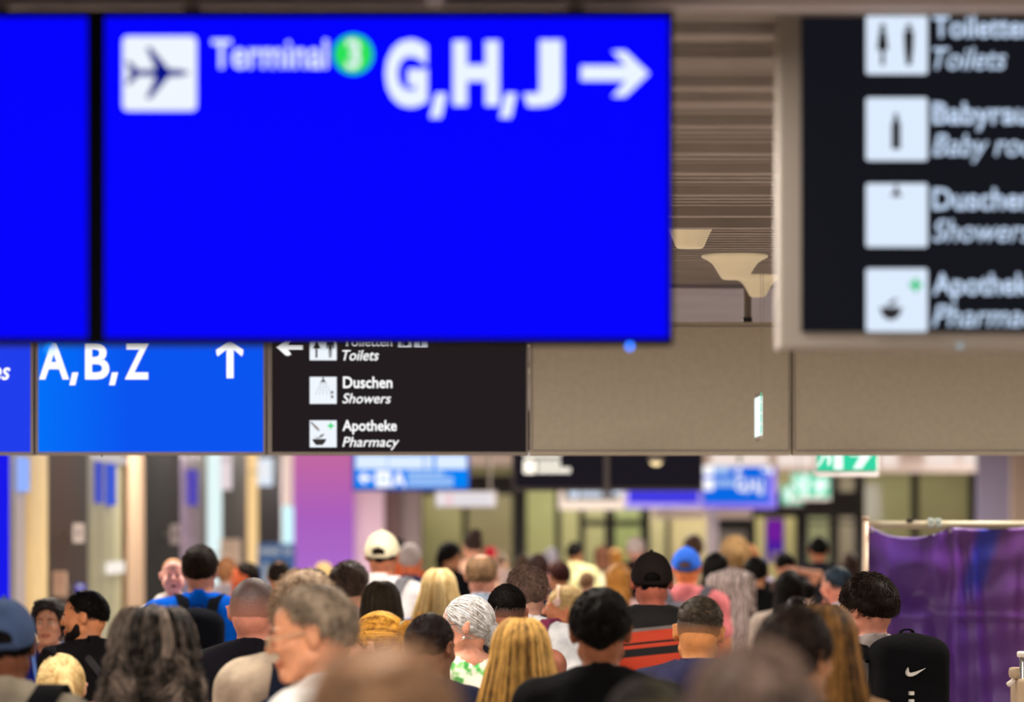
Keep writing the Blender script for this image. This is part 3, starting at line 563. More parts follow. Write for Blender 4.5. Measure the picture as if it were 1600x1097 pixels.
for g_ in grom[:4]:
    bm = bmesh.new(); rod(bm, (g_, D-.03, EYE-.018), (g_, D+.05, EYE-.018), .008, 12); rod(bm, (g_, D-.02, EYE-.018), (g_, D-.02, EYE+.02), .003, 6); bmo('grommet', bm, steel, o)
for px in (1422, 1438):
    pass
bm = bmesh.new(); p = at(1425, 812, D); add_box(bm, p.x-.03, p.x+.005, D, D+.03, EYE+.03, EYE+.05, .004); add_box(bm, p.x-.012, p.x+.03, D+.02, D+.05, EYE+.02, EYE+.045, .004); bmo('clamp', bm, pbr('dark_metal', (40, 36, 34), .5), o)
for px in (1454, 1466): p = at(px, 818, D); bm = bmesh.new(); add_box(bm, p.x-.014, p.x+.014, D-.03, D+.03, EYE+.005, EYE+.05, .006); bmo('clip', bm, pbr('pale_plastic', (205, 222, 222), .3), o)
child_of(o)
# pale bag with chrome pole at the lower right edge
D = 15.2
p = at(1590, 1022, D)
o = empty('luggage_cart', (p.x+.06, D, 0), 0, 1, 'pale padded cart with chrome pole at the lower right corner', 'cart')
def sbox(name, c, s, mat, o, bev=.02):
    bm = bmesh.new(); add_box(bm, c[0]-s[0], c[0]+s[0], c[1]-s[1], c[1]+s[1], c[2]-s[2], c[2]+s[2], bev); return bmo(name, bm, mat, o, True)
cx = p.x; zt = p.z
cre = pbr('cream_padding', (176, 152, 124), .6, var=.05)
sbox('padded_body', (cx+.07, D, (zt-.09+.25)/2), (.085, .12, (zt-.09-.25)/2), cre, o); sbox('padded_top', (cx+.03, D-.02, zt-.075), (.06, .08, .022), cre, o, .015); sbox('upper_pad', (cx+.065, D+.03, zt-.01), (.03, .05, .04), cre, o, .012)
bm = bmesh.new(); rod(bm, (cx+.003, D-.1, .2), (cx+.003, D-.1, zt), .0085, 12); bmo('pole', bm, pbr('chrome', (150, 148, 150), .25, metal=.8), o, True)
sbox('pole_cap', (cx+.003, D-.1, zt+.002), (.018, .018, .012), pbr('pale_plastic', (235, 225, 215), .3), o, .008)
bm = bmesh.new(); rod(bm, (cx-.048, D-.08, zt-.118), (cx-.01, D-.06, zt-.095), .011, 10); bmo('handle', bm, pbr('pale_plastic', (235, 225, 215), .3), o, True)
sbox('base', (cx+.06, D, .18), (.16, .2, .02), pbr('dark_metal', (40, 36, 34), .5), o)
for sx in (-.08, .2):
    for sy in (-.16, .16):
        bm = bmesh.new(); rod(bm, (cx+sx-.015, D+sy, .06), (cx+sx+.015, D+sy, .06), .06, 18); add_box(bm, cx+sx-.02, cx+sx+.02, D+sy-.015, D+sy+.015, .06, .17); bmo('wheel', bm, pbr('rubber', (22, 22, 22), .7), o)
child_of(o)
# ================================================================== PEOPLE: distance-field bodies turned into continuous meshes
def axis(*segs):
    out = []
    for a, b, s in segs:
        n = max(1, int(round((b-a)/s))); out += [a+(b-a)*k/n for k in range(n)]
    out.append(segs[-1][1]); return np.array(out)
def rotm(yaw=0, pitch=0, roll=0):
    """yaw + turns left, pitch + looks down, roll + tilts right (radians)"""
    return np.array(Matrix.Rotation(yaw, 3, 'Z') @ Matrix.Rotation(-pitch, 3, 'X') @ Matrix.Rotation(roll, 3, 'Y'))
PIV = np.array((0, -.02, 1.50))
def ell(c, r, R=None):
    c = np.array(c, float); r = np.array(r, float)
    if R is None:
        def f(X, Y, Z):
            a, b, d = (X-c[0])/r[0], (Y-c[1])/r[1], (Z-c[2])/r[2]
            k0 = np.sqrt(a*a+b*b+d*d); k1 = np.sqrt((a/r[0])**2+(b/r[1])**2+(d/r[2])**2)+1e-9; return k0*(k0-1)/k1
        return c-r, c+r, f
    cw = R@(c-PIV)+PIV; m = r.max()
    f0 = ell(c, r)[2]
    def f(X, Y, Z):
        x, y, z = X-PIV[0], Y-PIV[1], Z-PIV[2]
        return f0(R[0, 0]*x+R[1, 0]*y+R[2, 0]*z+PIV[0], R[0, 1]*x+R[1, 1]*y+R[2, 1]*z+PIV[1], R[0, 2]*x+R[1, 2]*y+R[2, 2]*z+PIV[2])
    return cw-m, cw+m, f
def capf(a, b, ra, rb, R=None):
    a = np.array(a, float); b = np.array(b, float)
    if R is not None: a = R@(a-PIV)+PIV; b = R@(b-PIV)+PIV
    d = b-a; L = (d*d).sum()+1e-12
    def f(X, Y, Z):
        t = np.clip(((X-a[0])*d[0]+(Y-a[1])*d[1]+(Z-a[2])*d[2])/L, 0, 1)
        return np.sqrt((X-a[0]-t*d[0])**2+(Y-a[1]-t*d[1])**2+(Z-a[2]-t*d[2])**2)-(ra+(rb-ra)*t)
    m = max(ra, rb); return np.minimum(a, b)-m, np.maximum(a, b)+m, f
class Fld:
    def __init__(s, xs, ys, zs): s.xs, s.ys, s.zs = xs, ys, zs; s.V = np.full((len(xs), len(ys), len(zs)), .5)
    def _s(s, lo, hi, m):
        i = [slice(max(0, np.searchsorted(a, l-m)-1), np.searchsorted(a, h+m)+1) for a, l, h in zip((s.xs, s.ys, s.zs), lo, hi)]
        return i, s.xs[i[0]][:, None, None], s.ys[i[1]][None, :, None], s.zs[i[2]][None, None, :]
    def add(s, p, k=.02):
        lo, hi, f = p; i, X, Y, Z = s._s(lo, hi, k+.07)
        if 0 in s.V[tuple(i)].shape: return
        a = s.V[tuple(i)]; b = f(X, Y, Z)+0*a; h = np.clip(.5+.5*(b-a)/k, 0, 1); s.V[tuple(i)] = b*(1-h)+a*h-k*h*(1-h)
    def cut(s, p, k=.01):
        lo, hi, f = p; i, X, Y, Z = s._s(lo, hi, k+.03)
        if 0 in s.V[tuple(i)].shape: return
        a = s.V[tuple(i)]; b = -(f(X, Y, Z)+0*a); h = np.clip(.5-.5*(b-a)/k, 0, 1); s.V[tuple(i)] = b*(1-h)+a*h+k*h*(1-h)
    def keep(s, f, k=.01):
        a = s.V; b = -f(s.xs[:, None, None], s.ys[None, :, None], s.zs[None, None, :])+0*a; h = np.clip(.5-.5*(b-a)/k, 0, 1); s.V = b*(1-h)+a*h+k*h*(1-h)
    def warp(s, f): s.V = s.V+f(s.xs[:, None, None], s.ys[None, :, None], s.zs[None, None, :])
    def mesh(s):
        V = s.V.copy(); V[0] = V[-1] = .5; V[:, 0] = V[:, -1] = .5; V[:, :, 0] = V[:, :, -1] = .5
        I = V < 0; n = np.array(V.shape)-1
        C = sum(I[a:a+n[0], b:b+n[1], c:c+n[2]].astype(np.int8) for a in (0, 1) for b in (0, 1) for c in (0, 1))
        act = np.argwhere((C > 0) & (C < 8)); ids = np.full(tuple(n), -1, np.int64); ids[tuple(act.T)] = np.arange(len(act))
        P = np.zeros((len(act), 3)); cnt = np.zeros(len(act)); ax = (s.xs, s.ys, s.zs)
        co = [(a, b, c) for a in (0, 1) for b in (0, 1) for c in (0, 1)]
        for p in co:
            for e in range(3):
                if p[e]: continue
                q = list(p); q[e] = 1
                pa = act+np.array(p); pb = act+np.array(q); va = V[tuple(pa.T)]; vb = V[tuple(pb.T)]; m = (va < 0) != (vb < 0)
                if not m.any(): continue
                t = (va[m]/(va[m]-vb[m]))[:, None]
                A = np.stack([ax[j][pa[m, j]] for j in range(3)], 1); B = np.stack([ax[j][pb[m, j]] for j in range(3)], 1)
                P[m] += A+t*(B-A); cnt[m] += 1
        P /= np.maximum(cnt, 1)[:, None]; Q = []
        for e in range(3):
            u, v = (e+1) % 3, (e+2) % 3
            A = np.take(I, range(0, n[e]), axis=e); B = np.take(I, range(1, n[e]+1), axis=e); ch = np.argwhere(A != B)
            ch = ch[(ch[:, u] > 0) & (ch[:, u] < n[u]) & (ch[:, v] > 0) & (ch[:, v] < n[v])]
            ins = A[tuple(ch.T)]; du = np.zeros(3, int); du[u] = 1; dv = np.zeros(3, int); dv[v] = 1
            q = np.stack([ids[tuple((ch-du-dv).T)], ids[tuple((ch-dv).T)], ids[tuple(ch.T)], ids[tuple((ch-du).T)]], 1)
            q[~ins] = q[~ins][:, ::-1]; Q.append(q)
        Q = np.concatenate(Q); Q = Q[(Q >= 0).all(1)]; return P, Q
def noise3(X, Y, Z, f, seed=0):
    r = np.random.RandomState(seed); o = 0*(X+Y+Z)
    for k in range(5):
        d = r.randn(3); d /= np.linalg.norm(d); o = o+np.sin((X*d[0]+Y*d[1]+Z*d[2])*f*(.7+.25*k)+r.rand()*6.28)
    return o/3
def tubes(P, rad, sides=3, taper=.25):
    """P (N,K,3) paths -> quads of thin closed-sided tubes"""
    P = np.asarray(P); N, K, _ = P.shape; T = np.gradient(P, axis=1); T /= np.linalg.norm(T, axis=2, keepdims=True)+1e-9
    ref = P-np.array((0, -.02, 1.62)); s = np.cross(T, ref); s /= np.linalg.norm(s, axis=2, keepdims=True)+1e-9; u = np.cross(s, T)
    w_ = np.linspace(1, taper, K)[None, :, None]*np.asarray(rad).reshape(-1, 1, 1)
    V = np.stack([P+w_*(math.cos(a)*s+math.sin(a)*u) for a in np.linspace(0, 2*math.pi, sides+1)[:-1]], 2)
    idx = np.arange(N*K*sides).reshape(N, K, sides); j = np.roll(idx, -1, 2)
    Q = np.stack([idx[:, :-1], j[:, :-1], j[:, 1:], idx[:, 1:]], -1).reshape(-1, 4); return V.reshape(-1, 3), Q
CR = np.array((0, -.018, 1.655)); RR = np.array((.0765, .098, .0975))

def hand_geo(w, dr, n, thumb):
    """five bent fingers rooted in the palm; w wrist, dr along the hand, n palm normal, thumb side vector"""
    w, dr, n, th = (np.array(v, float) for v in (w, dr, n, thumb)); Vs, Qs, off = [], [], 0
    for k, (o, L) in enumerate(((.03, .072), (.011, .08), (-.009, .075), (-.028, .06))):
        b = w+dr*.088+th*o; c1 = b+dr*L*.42+n*L*.1; c2 = c1+dr*L*.3+n*L*.2; c3 = c2+dr*L*.18+n*L*.22
        V, Q = tubes(np.array([[b-dr*.015, b, c1, c2, c3, c3+(c3-c2)*.3]]), [.0095], 6, .7); V[-6:] = V[-6:].mean(0); Vs.append(V); Qs.append(Q+off); off += len(V)
    b = w+dr*.03+th*.025; c1 = b+dr*.03+th*.025+n*.008; c2 = c1+dr*.03+th*.008+n*.008
    V, Q = tubes(np.array([[b-th*.01, b, c1, c2, c2+(c2-c1)*.3]]), [.011], 6, .7); V[-6:] = V[-6:].mean(0); Vs.append(V); Qs.append(Q+off)
    return np.concatenate(Vs), np.concatenate(Qs)

def arm_joints(fem, arms, sw):
    J = {}
    for s in (-1, 1):
        J[s] = [np.array((s*sw, -.02, 1.412)), np.array((s*(sw+.05), -.05, 1.13)), np.array((s*(sw+.055), .03, .885))]
        if arms and s in arms: J[s] = [J[s][0]]+[np.array(a, float) for a in arms[s]]
    return J
def torso_prims(fem, sw, g, o):
    P = []
    cw = .165*g; hw = (.168 if fem else .16)*g
    P.append((ell((0, -.005, 1.30), (cw+o, .108*g+o, .175+o)), .05)); P.append((ell((0, .0, 1.10), ((.13 if fem else .148)*g+o, .098*g+o, .19)), .06)); P.append((ell((0, -.005, .95), (hw+o, .108*g+o, .13)), .05))
    if fem:
        for s in (-1, 1): P.append((ell((s*.07, .085, 1.27), (.055+o, .05+o, .055+o)), .03))
    for s in (-1, 1):
        P.append((capf((s*.02, -.042, 1.492), (s*(sw-.015), -.03, 1.432), .042+o, .048+o), .035)); P.append((ell((s*.10, -.075, 1.34), (.075+o, .045+o, .10+o)), .05))
    return P
def body_mesh(h, fem, sw, g, R, arms, headk=1.0):
    c = min(.024, max(.016, 2.4*h)) if headk == 1 else .011; lx = .36 if not arms else .52
    F_ = Fld(axis((-lx, -.125, c), (-.125, .125, h), (.125, lx, c)), axis((-.3 if arms else -.24, -.15, c), (-.15, .16, h), (.16, .45 if arms else .26, c)), axis((-.02, .72, .035), (.72, .92, .02), (.92, 1.36, .026), (1.36, 1.78 if headk == 1 else 1.95, h), *(((1.78, 2.1, c),) if arms else ())))
    for p, k in torso_prims(fem, sw, g, 0): F_.add(p, k)
    nr = .047 if fem else .054
    nb = R@(np.array((0, -.02, 1.565))-PIV)+PIV
    F_.add(capf((0, -.04, 1.44), nb, nr+.004, nr), .03)
    J = arm_joints(fem, arms, sw); a = .86 if fem else 1
    for s in (-1, 1):
        A, B, C = J[s]; F_.add(ell(A, (.056*a,)*3), .03); F_.add(capf(A, B, .049*a, .04*a), .02); F_.add(capf(B, C, .041*a, .027*a), .02)
        dr = (C-B)/np.linalg.norm(C-B); F_.add(capf(C, C+dr*.03, .027*a, .027*a), .01); q = C+dr*.055
        th = np.array((0, 1., 0)); th = th-dr*th.dot(dr); th /= np.linalg.norm(th)+1e-9
        for t in (-.022, -.007, .008, .022): F_.add(capf(C+dr*.03+th*t*.8, C+dr*.09+th*t, .013, .0125), .012)
        F_.add(capf((s*.09, 0, .93), (s*.095, .015, .50), .085, .055), .04); F_.add(capf((s*.095, .015, .50), (s*.10, -.03, .09), .056, .036), .03); F_.add(capf((s*.10, -.03, .06), (s*.12, .13, .035), .036, .03), .03)
    hk = headk
    def H(c): c = np.array(c, float); return PIV+np.array((0, 0, .03))+(c-PIV-np.array((0, 0, .03)))*hk if hk != 1 else c
    def he(c, r, k=.02): F_.add(ell(H(c), np.array(r)*hk, R), k)
    def hc(a_, b_, r1, r2, k=.015): F_.add(capf(H(a_), H(b_), r1*hk, r2*hk, R), k)
    he(CR, RR); he((0, .03, 1.60), (.062, .062, .085), .03); he((0, .034, 1.683), (.058, .056, .05), .02); he((0, -.05, 1.605), (.055, .054, .055), .03)
    jw = .046 if fem else .053
    for s in (-1, 1):
        hc((s*.055, .0, 1.575), (s*jw*.55, .07, 1.532), .018, .018); hc((s*.04, .082, 1.612), (s*.055, .05, 1.615), .016, .014)
        hc((s*.014, .094, 1.655), (s*.045, .078, 1.657), .0095, .009, .012)
        hc((s*.012, .09, 1.572), (0, .096, 1.573), .0085, .0095, .008)
        hc((s*.011, .09, 1.563), (0, .094, 1.562), .0075, .0085, .008)
        F_.cut(ell(H((s*.031, .108, 1.637)), np.array((.015, .018, .010))*hk, R), .012)
        F_.add(ell(H((s*.033, .085, 1.636)), np.array((.0145, .0135, .0125))*hk, R), .006)
        he((s*.082, -.016, 1.632), (.011, .019, .031), .008); hc((s*.094, -.033, 1.652), (s*.090, -.029, 1.618), .0055, .0055, .006); hc((s*.085, -.004, 1.662), (s*.094, -.033, 1.652), .005, .0055, .006); hc((s*.090, -.029, 1.618), (s*.081, -.012, 1.604), .0055, .0065, .006)
        if h < .0085: F_.cut(ell(H((s*.095, -.012, 1.638)), np.array((.006, .009, .015))*hk, R), .003)
        F_.add(ell(H((s*.01, .104, 1.606)), np.array((.008, .008, .007))*hk, R), .006)
    if hk != 1:
        for s in (-1, 1): he((s*.034, .058, 1.585), (.042, .042, .042), .03)
        he((0, .07, 1.69), (.05, .035, .045), .03)
    he((0, .083, 1.533), (.024, .018, .02), .02); hc((0, .096, 1.65), (0, .117, 1.612), .0085, .0115, .012)
    V, Q = F_.mesh(); off = len(V)
    for s in (-1, 1):
        A, B, C = J[s]; dr = (C-B)/np.linalg.norm(C-B); th = np.array((0, 1., 0)); th = th-dr*th.dot(dr); th /= np.linalg.norm(th)+1e-9
        n = np.cross(dr, th)*1.0; n = n if n[0]*s < 0 else -n
        v, q = hand_geo(C, dr, n, th); V = np.concatenate([V, v]); Q = np.concatenate([Q, q+off]); off = len(V)
    return V, Q
def top_mesh(h, fem, sw, g, o, sleeve, arms, nr, hem, fold, seed, hood=False, collar=0):
    s_ = min(.022, max(.0115, 1.5*h)); lx = .38 if not arms else .52
    F_ = Fld(axis((-lx, lx, s_)), axis((-.3, -.2, .02), (-.2, .2, s_), (.2, .42 if arms else .26, .022)), axis((hem-.04, 1.2, .022), (1.2, 1.58, s_), *(((1.58, 2.0, .022),) if arms else ())))
    for p, k in torso_prims(fem, sw, g, o): F_.add(p, k+.015)
    J = arm_joints(fem, arms, sw); a = .86 if fem else 1
    for s in (-1, 1):
        A, B, C = J[s]
        if sleeve > 0:
            t = min(1, sleeve); F_.add(ell(A, (.057*a+o,)*3), .04); F_.add(capf(A, A+(B-A)*t, .051*a+o, (.047 if sleeve <= 1 else .043)*a+o*1.5), .03)
            if sleeve > 1: F_.add(capf(B, B+(C-B)*min(1, sleeve-1), .043*a+o*1.4, .033*a+o*1.2), .03)
        elif sleeve < 0: F_.cut(ell(A+np.array((s*.03, 0, -.02)), (.062, .16, .13)), .02)
    if fold:
        F_.warp(lambda X, Y, Z: fold*(noise3(X, Y, Z*.45, 32, seed)+.5*noise3(X*1.2, Y, Z*.8, 70, seed+1)))
    F_.keep(lambda X, Y, Z: Z-hem+0*X+0*Y)
    if hood:
        F_.add(ell((0, -.085, 1.465), (.095, .055, .05)), .03)
        for s in (-1, 1): F_.add(capf((s*.075, -.05, 1.48), (s*.05, .07, 1.42), .028, .02), .03)
    if collar:
        for k in range(10):
            t0, t1 = math.pi*2*k/10, math.pi*2*(k+1)/10; q = lambda t: (nr*1.0*math.cos(t), -.025+nr*1.08*math.sin(t), 1.508+collar-.03*math.sin(t))
            F_.add(capf(q(t0), q(t1), .008+collar*.4, .008+collar*.4), .012)
    F_.cut(capf((0, -.022, 1.515), (0, .01, 1.68), nr-.003, nr+.01), .008); F_.cut(ell((0, .09, 1.49), (.075, .07, .06)), .02)
    return F_.mesh()
def trousers_mesh(fem):
    F_ = Fld(axis((-.26, .26, .024)), axis((-.18, .18, .024)), axis((.02, 1.06, .035)))
    F_.add(ell((0, -.005, .95), (.166, .114, .14)), .03)
    for s in (-1, 1): F_.add(capf((s*.09, 0, .93), (s*.097, .01, .5), .086, .066), .03); F_.add(capf((s*.097, .01, .5), (s*.10, -.025, .1), .07, .056), .02)
    F_.keep(lambda X, Y, Z: Z-.075+0*X+0*Y); F_.keep(lambda X, Y, Z: .96-Z+0*X+0*Y); return F_.mesh()
def shoe_mesh():
    F_ = Fld(axis((-.07, .07, .014)), axis((-.12, .22, .02)), axis((-.03, .13, .014)))
    F_.add(capf((0, -.04, .04), (0, .13, .032), .045, .04), .02); F_.add(capf((0, -.035, .04), (0, -.035, .1), .044, .046), .02); F_.keep(lambda X, Y, Z: Z-.001+0*X+0*Y, .004); return F_.mesh()
CACHE = {}
def shared(name, key, fn, mat, parent):
    if key not in CACHE:
        o = mesh_np(name, *fn(), mat, parent); CACHE[key] = o.data; o.material_slots[0].link = 'OBJECT'; o.material_slots[0].material = mat; return o
    o = bpy.data.objects.new(name, CACHE[key]); COL.objects.link(o); o.parent = parent
    o.material_slots[0].link = 'OBJECT'; o.material_slots[0].material = mat; return o

# ---------------------------------------------------------------- hair
def hplane(zn=1.575, sl=.75, v=0, vw=.045):
    return lambda X, Y, Z: Z-(zn+sl*(Y+.1)) + v*np.maximum(0, 1-np.abs(X)/vw)
def cap_shell(h, t, keep, amp=.0, freq=60, seed=0, extra=(), cuts=(), zlo=1.44, grow=(1, 1, 1), tp=.035):
    t3 = np.array((t*grow[0], t*grow[1], t*grow[2])); h2 = max(.0045, h*.85)
    F_ = Fld(axis((-.2, .2, h2)), axis((-.26, .17, h2)), axis((zlo, 1.86, h2)))
    F_.add(ell(CR, RR), .001)
    def taper(X, Y, Z):
        a, b, d = (X-CR[0])/RR[0], (Y-CR[1])/RR[1], (Z-CR[2])/RR[2]; n2 = a*a+b*b+d*d+1e-9
        k = 1+0*n2 if keep is None else np.clip(keep(X, Y, Z)/tp+.0, 0, 1)
        k = k*(2-k); return -(t3[0]*a*a+t3[1]*b*b+t3[2]*d*d)/n2*k+.004*(1-np.minimum(1, k*6))
    F_.warp(taper)
    if amp: F_.warp(lambda X, Y, Z: amp*noise3(X, Y, Z, freq, seed)+amp*.6*noise3(X, Y, Z, freq*2.1, seed+5))
    if keep is not None: F_.keep((lambda X, Y, Z: keep(X, Y, Z)+.004), .006)
    for p, k in extra: F_.add(p, k)
    for p, k in cuts: F_.cut(p, k)
    return F_
def strands_short(n, L, keepf, rs, lift=.35, t=.006, K=5, rad=.0018, curl=0, crown=(0, -.055), comb=None):
    d = rs.randn(n*3, 3); d /= np.linalg.norm(d, axis=1, keepdims=True); p = CR+d*RR; kk = np.clip(keepf(p[:, 0], p[:, 1], p[:, 2])/.035, 0, 1)[:, None]; p = CR+d*(RR+t*.75*kk)
    m = (keepf(p[:, 0], p[:, 1], p[:, 2]) > .004) & (d[:, 2] > -.5); p = p[m][:n]; d = d[m][:n]; n = len(p)
    if comb is None: tg = np.stack([p[:, 0], p[:, 1]-crown[1], np.full(n, -.02)], 1)
    else: tg = np.tile(np.array(comb, float), (n, 1))
    tg = tg+rs.randn(n, 3)*.02; tg -= d*(tg*d).sum(1, keepdims=True); tg /= np.linalg.norm(tg, axis=1, keepdims=True)+1e-9
    s = np.linspace(0, 1, K)[None, :, None]; Ls = (L*(.6+.7*rs.rand(n)))[:, None, None]
    P = p[:, None, :]+Ls*s*(tg[:, None]*(1-lift*.4)+d[:, None]*lift)-Ls*.45*s*s*lift*d[:, None]
    if curl:
        b = np.cross(d, tg)[:, None]; ph = rs.rand(n, 1, 1)*6.28; P = P+curl*np.sin(s*7+ph)*b*s+curl*np.cos(s*7+ph)*d[:, None]*s
    return P, np.full(n, rad), rs.rand(n)
def strands_long(n, rs, zend, wend=.13, yend=-.10, K=18, rad=.0016, wave=0, wf=3, amax=118, spread=.012, ragged=.05, part=.0, thick=.012, wtop=.09, dtop=.10, dend=.055):
    a = np.radians((rs.rand(n)*2-1)*amax); nc = 60 if not wave else 34; cl = np.clip(((a/np.radians(amax)+1)/2*nc+rs.randn(n)*.35).astype(int), 0, nc-1); ca = rs.randn(nc)*.06; cr_ = rs.rand(nc)
    phi0 = np.radians(8+18*rs.rand(n)); s = np.linspace(0, 1, K)[None]; zE = zend+ragged*rs.randn(n)*.5+ragged*.5*(rs.rand(n))
    off = (rs.rand(n)*spread+thick*.4)[:, None]
    arc = np.pi/2; split = .32
    ph = np.where(s < split, phi0[:, None]+(arc-phi0[:, None])*(s/split), arc)
    zc = CR[2]+(RR[2]+off+.004)*np.cos(ph); u = np.clip((s-split)/(1-split), 0, 1); z = np.where(s < split, zc, CR[2]+(zE[:, None]-CR[2])*u)
    A = a[:, None]+ca[cl][:, None]*s; rxy = np.sin(ph)
    wx = (RR[0]+.008)*(1-u)+wend*u+np.sin(u*np.pi)*.012; wy = (RR[1]+.004)*(1-u)**.6+dend*(1-(1-u)**.6); yc = CR[1]+(yend-CR[1])*u**.8
    if wave: 
        p1 = (cl*1.7)[:, None]; wv = wave*np.sin(u*wf*6.28+p1)*np.clip(u*3+.3, 0, 1); A = A+wv*7; off = off+wave*.9*np.cos(u*wf*6.28+p1*1.3)
    X = part+np.sin(A)*(wx*rxy+off); Y = yc-np.cos(A)*(wy*rxy+off)
    P = np.stack([X, Y, z+0*X], -1); return P, rad*(.7+.6*rs.rand(n)), np.clip((cr_[cl]*.85+rs.rand(n)*.35-.1)**(3.0 if wave else 1) if wave else cr_[cl]*.8+rs.rand(n)*.35-.1, 0, 1)
def strands_pulled(n, rs, tgt, keepf, rad=.0014, K=9, t=.012):
    d = rs.randn(n*4, 3); d /= np.linalg.norm(d, axis=1, keepdims=True); p = CR+d*RR; m = keepf(p[:, 0], p[:, 1], p[:, 2]) > .012; d = d[m][:n]; n = len(d)
    g = (np.array(tgt)-CR)/(RR+t); g = g/np.linalg.norm(g); s = np.linspace(0, 1, K)[None, :, None]; e = d[:, None]*(1-s)+g[None, None]*s+rs.randn(n, 1, 3)*.03; e /= np.linalg.norm(e, axis=2, keepdims=True)
    P = CR+e*(RR+t+.004*rs.rand(n, 1, 1)); cl = np.floor((np.arctan2(d[:, 0], d[:, 2])+3.2)*9).astype(int) % 50
    return P, rad*(.7+.6*rs.rand(n)), np.clip(rs.rand(50)[cl]*.7+rs.rand(n)*.35, 0, 1)
def slab(z0, z1, w0, w1, y0, y1, d0, d1):
    def f(X, Y, Z):
        u = np.clip((z0-Z)/(z0-z1), 0, 1); wx = w0+(w1-w0)*u; wy = d0+(d1-d0)*u; yc = y0+(y1-y0)*u
        r = (np.sqrt((X/wx)**2+((Y-yc)/wy)**2)-1)*np.minimum(wx, wy); return np.maximum(r, np.maximum(Z-z0, z1-Z))
    m = max(w0, w1); return (-m, min(y0-d0, y1-d1), z1), (m, max(y0+d0, y1+d1), z0), f
def hair_build(style, o, h, seed, dense):
    rs = np.random.RandomState(seed); S = []; ex = []; nd = dense
    t = o.get('t', .012)
    if style == 'short':
        kf = hplane(o.get('zn', 1.575), o.get('sl', .75), o.get('v', 0)); cuts = []
        if o.get('bald'): b = o['bald']; cuts.append((ell((0, b[0], 1.775), (b[1], b[1]*1.1, .045)), .015))
        F_ = cap_shell(h, t, kf, o.get('amp', .003), o.get('freq', 90), seed, tp=o.get('tp', .035), extra=[(ell(*e), .02) for e in o.get('extra', ())], cuts=cuts, grow=o.get('grow', (1, 1, 1)))
        bk = kf if not o.get('bald') else (lambda X, Y, Z: np.minimum(kf(X, Y, Z), ((X/b[1])**2+((Y-b[0])/b[1])**2-1)*.05+np.maximum(0, 1.70-Z)))
        if nd: S.append(strands_short(int(nd*o.get('dn', 1)), o.get('L', .022), bk, rs, o.get('lift', .4), t, curl=o.get('curl', 0), rad=o.get('rad', .0018)*max(1, h/.007), comb=o.get('comb')))
    elif style == 'long':
        ze = o.get('zend', 1.25); we = o.get('wend', .12); ye = o.get('yend', -.10); w0 = .088+t*.3
        face = (ell((0, .105, 1.60), (.068, .095, .12)), .02)
        h2 = max(.005, h*.9); wm = max(.17, we+.05)
        F_ = Fld(axis((-wm, wm, h2)), axis((-.28, .15, h2)), axis((ze-.03, 1.82, h2*1.2)))
        F_.add(ell(CR, RR+t), .001); F_.keep(hplane(1.5, .5), .01); F_.add(slab(1.635, ze, RR[0]+t-.003, we, -.018, ye, RR[1]+t-.004, .052), .012)
        a = o.get('amp', .004); fq = o.get('freq', 70); F_.warp(lambda X, Y, Z: a*noise3(X, Y, Z*o.get('zs', .25), fq, seed)+a*.6*noise3(X, Y, Z*o.get('zs', .25), fq*2, seed+4))
        F_.cut(*face); F_.cut((np.array((-.2, -.02, ze-.1)), np.array((.2, .2, 1.60)), lambda X, Y, Z: np.maximum(.0-Y, Z-1.66)+0*X), .02)
        if nd: S.append(strands_long(int(nd*o.get('dn', 1)), rs, ze, we, ye, rad=o.get('rad', .0016)*max(1, h/.007), wave=o.get('wave', 0), wf=o.get('wf', 3), thick=t, spread=o.get('spread', .012), ragged=o.get('ragged', .05)))
    elif style in ('bun', 'tail'):
        kf = hplane(o.get('zn', 1.58), .62); bp = o.get('bun', (0, -.135, 1.66)); br = o.get('br', (.045, .04, .042))
        F_ = cap_shell(h, t, kf, .003, 80, seed, extra=[(ell(bp, br), .02)] if style == 'bun' else [(capf((0, -.12, 1.69), (0, -.15, 1.62), .025, .03), .02), (capf((0, -.15, 1.62), (0, -.13, o.get('zend', 1.40)), .032, .018), .02)], zlo=1.36)
        if nd:
            S.append(strands_pulled(int(nd*.8), rs, (bp[0], -.11, bp[2]) if style == 'bun' else (0, -.11, 1.69), kf, rad=.0013*max(1, h/.007)))
            if style == 'bun':
                n = int(nd*.35); d = rs.randn(n, 3); d /= np.linalg.norm(d, axis=1, keepdims=True); s = np.linspace(0, 1, 7)[None, :, None]; ax_ = np.cross(d, rs.randn(n, 3)); ax_ /= np.linalg.norm(ax_, axis=1, keepdims=True)
                e = d[:, None]*np.cos(s*2.2)+ax_[:, None]*np.sin(s*2.2); P = np.array(bp)+e*(np.array(br)+.003+o.get('messy', .004)*rs.rand(n, 1, 1)*(1+s*s)); S.append((P, np.full(n, .0013), rs.rand(n)))
                n = int(nd*.05) if o.get('messy', 0) > .01 else 3; P = np.array(bp)+np.array((0, -.01, .02))+s[:, :, :]*(rs.randn(n, 1, 3)*.02+np.array((0, -.035, .05)))+rs.randn(n, 1, 3)*.012; S.append((P, np.full(n, .0010), rs.rand(n)))
    V, Q = F_.mesh(); tone = np.clip(o.get('base', .25)+o.get('tn', .12)*noise3(V[:, 0], V[:, 1], V[:, 2]*o.get('zs', .5), o.get('freq', 90), seed), 0, 1)
    for P, r, tn in S:
        if len(P) == 0: continue
        v, q = tubes(P, r); Q = np.concatenate([Q, q+len(V)]); V = np.concatenate([V, v]); tone = np.concatenate([tone, np.repeat(tn, P.shape[1]*3)])
    return V, Q, tone
